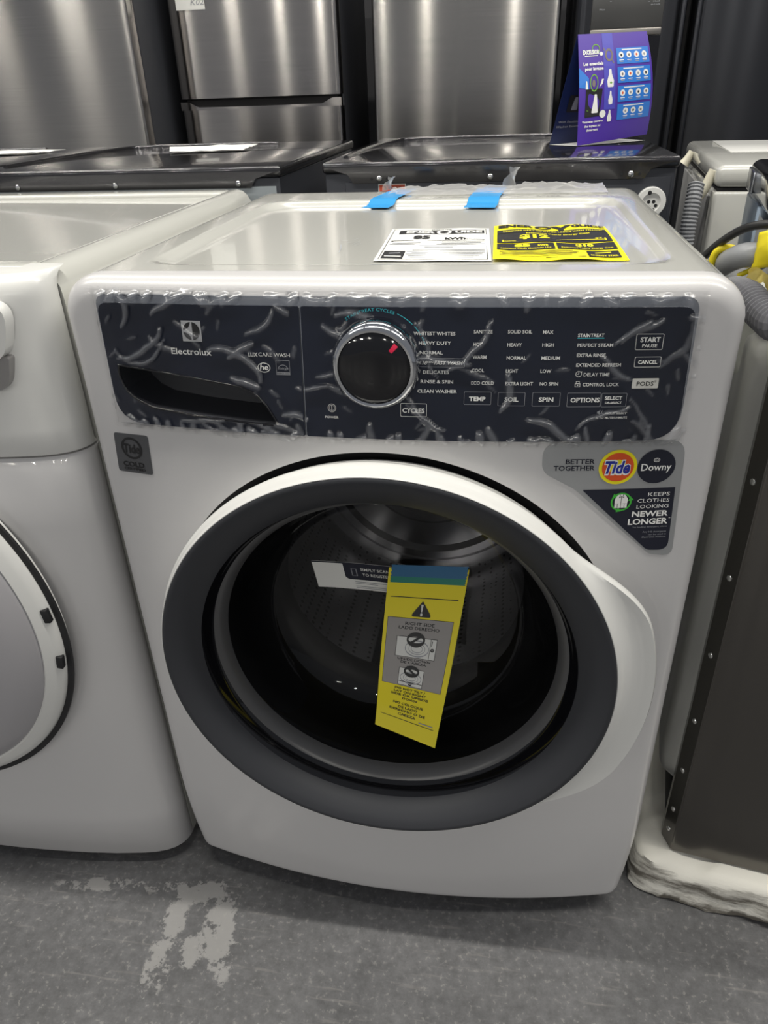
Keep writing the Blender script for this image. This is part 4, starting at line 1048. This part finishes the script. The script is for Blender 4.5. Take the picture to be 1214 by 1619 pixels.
box('lid', -.006, .67, -.004, .690, HH-.052, HH, 'black_gloss', RM, .014, 4)
box('lid_edge', -.0085, -.004, .60, .684, HH-.046, HH-.012, 'trim_silver', RM, .002)
# white bagged hump at the head of the back
def hump():
    V, F = [], []; n, m = 24, 14
    for j in range(m+1):
        for i in range(n+1):
            u, v = i/n, j/m; y = .075+.20*u; z = .700+.125*v
            e = math.sin(pi*u)**.6*math.sin(pi*min(1, v*.9+.08))**.6
            V.append((-.010-.034*e+.003*noise.noise((y*40, z*40, 4)), y, z))
    for j in range(m):
        for i in range(n): a = j*(n+1)+i; F.append((a, a+n+1, a+n+2, a+1))
    mesh_obj('bagged_cover', V, F, 'bag_white', RM, True)
hump()
def Rp(L): return [R(p) for p in L]
tube('drain_hose', Rp([(.425, .36, .872), (.404, .275, .890), (.388, .205, .905), (.384, .145, .913), (.384, .085, .911), (.389, .035, .914), (.412, .012, .940), (.445, .014, .985), (.485, .045, 1.018), (.54, .10, 1.020), (.60, .17, 1.019)]), .0160, 'hose_dark', RM, 16, 76, .10)
tube('fill_hose', Rp([(.425, .62, .800), (.418, .50, .852), (.416, .42, .886), (.419, .365, .910), (.430, .335, .922), (.452, .338, .918)]), .0155, 'hose_grey', RM, 18)
tube('power_cord', Rp([(.405, .62, .835), (.400, .47, .886), (.405, .38, .930), (.425, .34, .955), (.455, .31, .962), (.48, .28, .955)]), .0055, 'cord_black', RM, 10)
tube('hose_clip', Rp([(.398, .385, .899), (.401, .382, .916), (.412, .376, .923), (.426, .370, .919), (.434, .362, .905), (.445, .350, .912), (.455, .335, .930)]), .0050, 'clip_yellow', RM, 8)
tube('hose_clip', Rp([(.425, .345, .893), (.440, .335, .905), (.455, .315, .925)]), .0035, 'clip_yellow', RM, 8)
def clip_body():
    V, F = [], []; n = 10
    for j in range(n+1):
        for i in range(n+1):
            u, v = i/n, j/n; V.append(R((.432+.05*u, .318-.05*u, .906+.046*v+.012*math.sin(pi*u)-.010*u)) + Vector((-.012*math.sin(pi*u)*math.sin(pi*v)+.002*noise.noise((u*6, v*6, 2)), 0, 0)))
    for j in range(n):
        for i in range(n): a = j*(n+1)+i; F.append((a, a+1, a+n+2, a+n+1))
    o = mesh_obj('clip_body', V, F, 'clip_yellow', RM, True)
    md = o.modifiers.new('s', 'SOLIDIFY'); md.thickness = .004
    V = []; F = []
    for j in range(n+1):
        for i in range(n+1):
            u, v = i/n, j/n; V.append(R((.420+.06*u, .290-.06*u, .862+.050*v+.006*math.sin(u*7)))+Vector((-.012*math.sin(pi*u)+.004*noise.noise((u*7, v*7, 6)), 0, 0)))
    for j in range(n):
        for i in range(n): a = j*(n+1)+i; F.append((a, a+1, a+n+2, a+n+1))
    mesh_obj('bag_wrap', V, F, 'yellow_wrap', RM, True)
clip_body()
# foam base under it
def foam():
    V, F = [], []; n, m = 150, 9; pts = []
    out = round_poly([(-.052, -.030), (.72, -.030), (.72, .72), (-.052, .72)], [.045, .03, .03, .03], 8)
    P = [Vector(p) for p in out]; L = []
    for a, b in zip(P, P[1:]+P[:1]):
        k = max(1, int((b-a).length/.008))
        for i in range(k): L.append(a.lerp(b, i/k))
    c = Vector((.33, .33)); n = len(L)
    prof = [(.006, 0), (0, .004), (.0, .020), (.003, .030), (.001, .044), (.004, .060), (.008, .069), (.020, .074), (.046, .075), (.060, .0755)]
    for ins, z in prof:
        for p in L:
            d = (c-p).normalized(); g = .006*noise.noise((p.x*22, p.y*22, z*40))+.003*noise.noise((p.x*70, p.y*70, z*120))
            bite = max(0, noise.noise((p.x*14+5, p.y*14, 2.2))-.25)*.05*(1 if z > .05 else 0)
            q = p+d*(ins+g+(bite*.4 if z > .062 else 0)); V.append((q.x, q.y, max(0, min(.0765, z+(g*.5 if 0 < z < .073 else 0)-bite*.35))))
    for j in range(len(prof)-1):
        for i in range(n): F.append((j*n+i, j*n+(i+1) % n, (j+1)*n+(i+1) % n, (j+1)*n+i))
    F.append(tuple(range((len(prof)-1)*n, len(prof)*n)))
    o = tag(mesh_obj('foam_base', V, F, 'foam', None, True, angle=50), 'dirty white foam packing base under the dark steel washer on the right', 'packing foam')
    o.location = (.411, .070, 0); o.rotation_euler = (0, 0, -math.radians(10.5))
foam()

# ------------------------------------------------------------------ white machine in the row behind, at the right
WM = thing('white_washer', 'white machine behind at the right, cream brackets and grey hose on its back', 'washer', (.530, .995, 0), -math.radians(5.9))
box('cabinet', 0, .68, 0, .69, .04, .919, 'white_enamel', WM, .008, 3); box('lid', -.002, .682, -.002, .70, .925, .968, 'white_enamel', WM, .016, 4); box('seam', .006, .674, .006, .684, .919, .925, 'black_matte', WM)
box('lid_field', .06, .62, .30, .66, .968, .9695, 'white_plastic', WM, .0005)
tube('bracket', [(-.004, .03, .956), (-.008, .03, .945), (-.014, .03, .926), (-.026, .03, .908), (-.034, .03, .902)], lambda t: .009+.007*t*t, 'cream_plastic', WM, 12, smooth_n=5)
tube('bracket', [(-.004, .50, .956), (-.008, .50, .948), (-.014, .50, .936), (-.020, .50, .926)], lambda t: .009+.005*t*t, 'cream_plastic', WM, 12, smooth_n=5)
box('back_cover', -.006, 0, .05, .62, .30, .905, 'clear_wrap', WM, .002); box('back_plate', -.003, 0, .06, .60, .30, .900, 'graphite_back', WM)
wi = (Matrix.Translation((.530, .995, 0)) @ Matrix.Rotation(-math.radians(5.9), 4, 'Z')).inverted()
tube('drain_hose', [wi @ Vector(p) for p in ((.492, .99, .935), (.488, .975, .905), (.484, .965, .86), (.484, .96, .80), (.488, .955, .70))], .015, 'hose_grey', WM, 14, 34, .08)
for x in (.05, .62):
    for y in (.05, .62): box('foot', x-.02, x+.02, y-.02, y+.02, 0, .041, 'black_matte', WM)
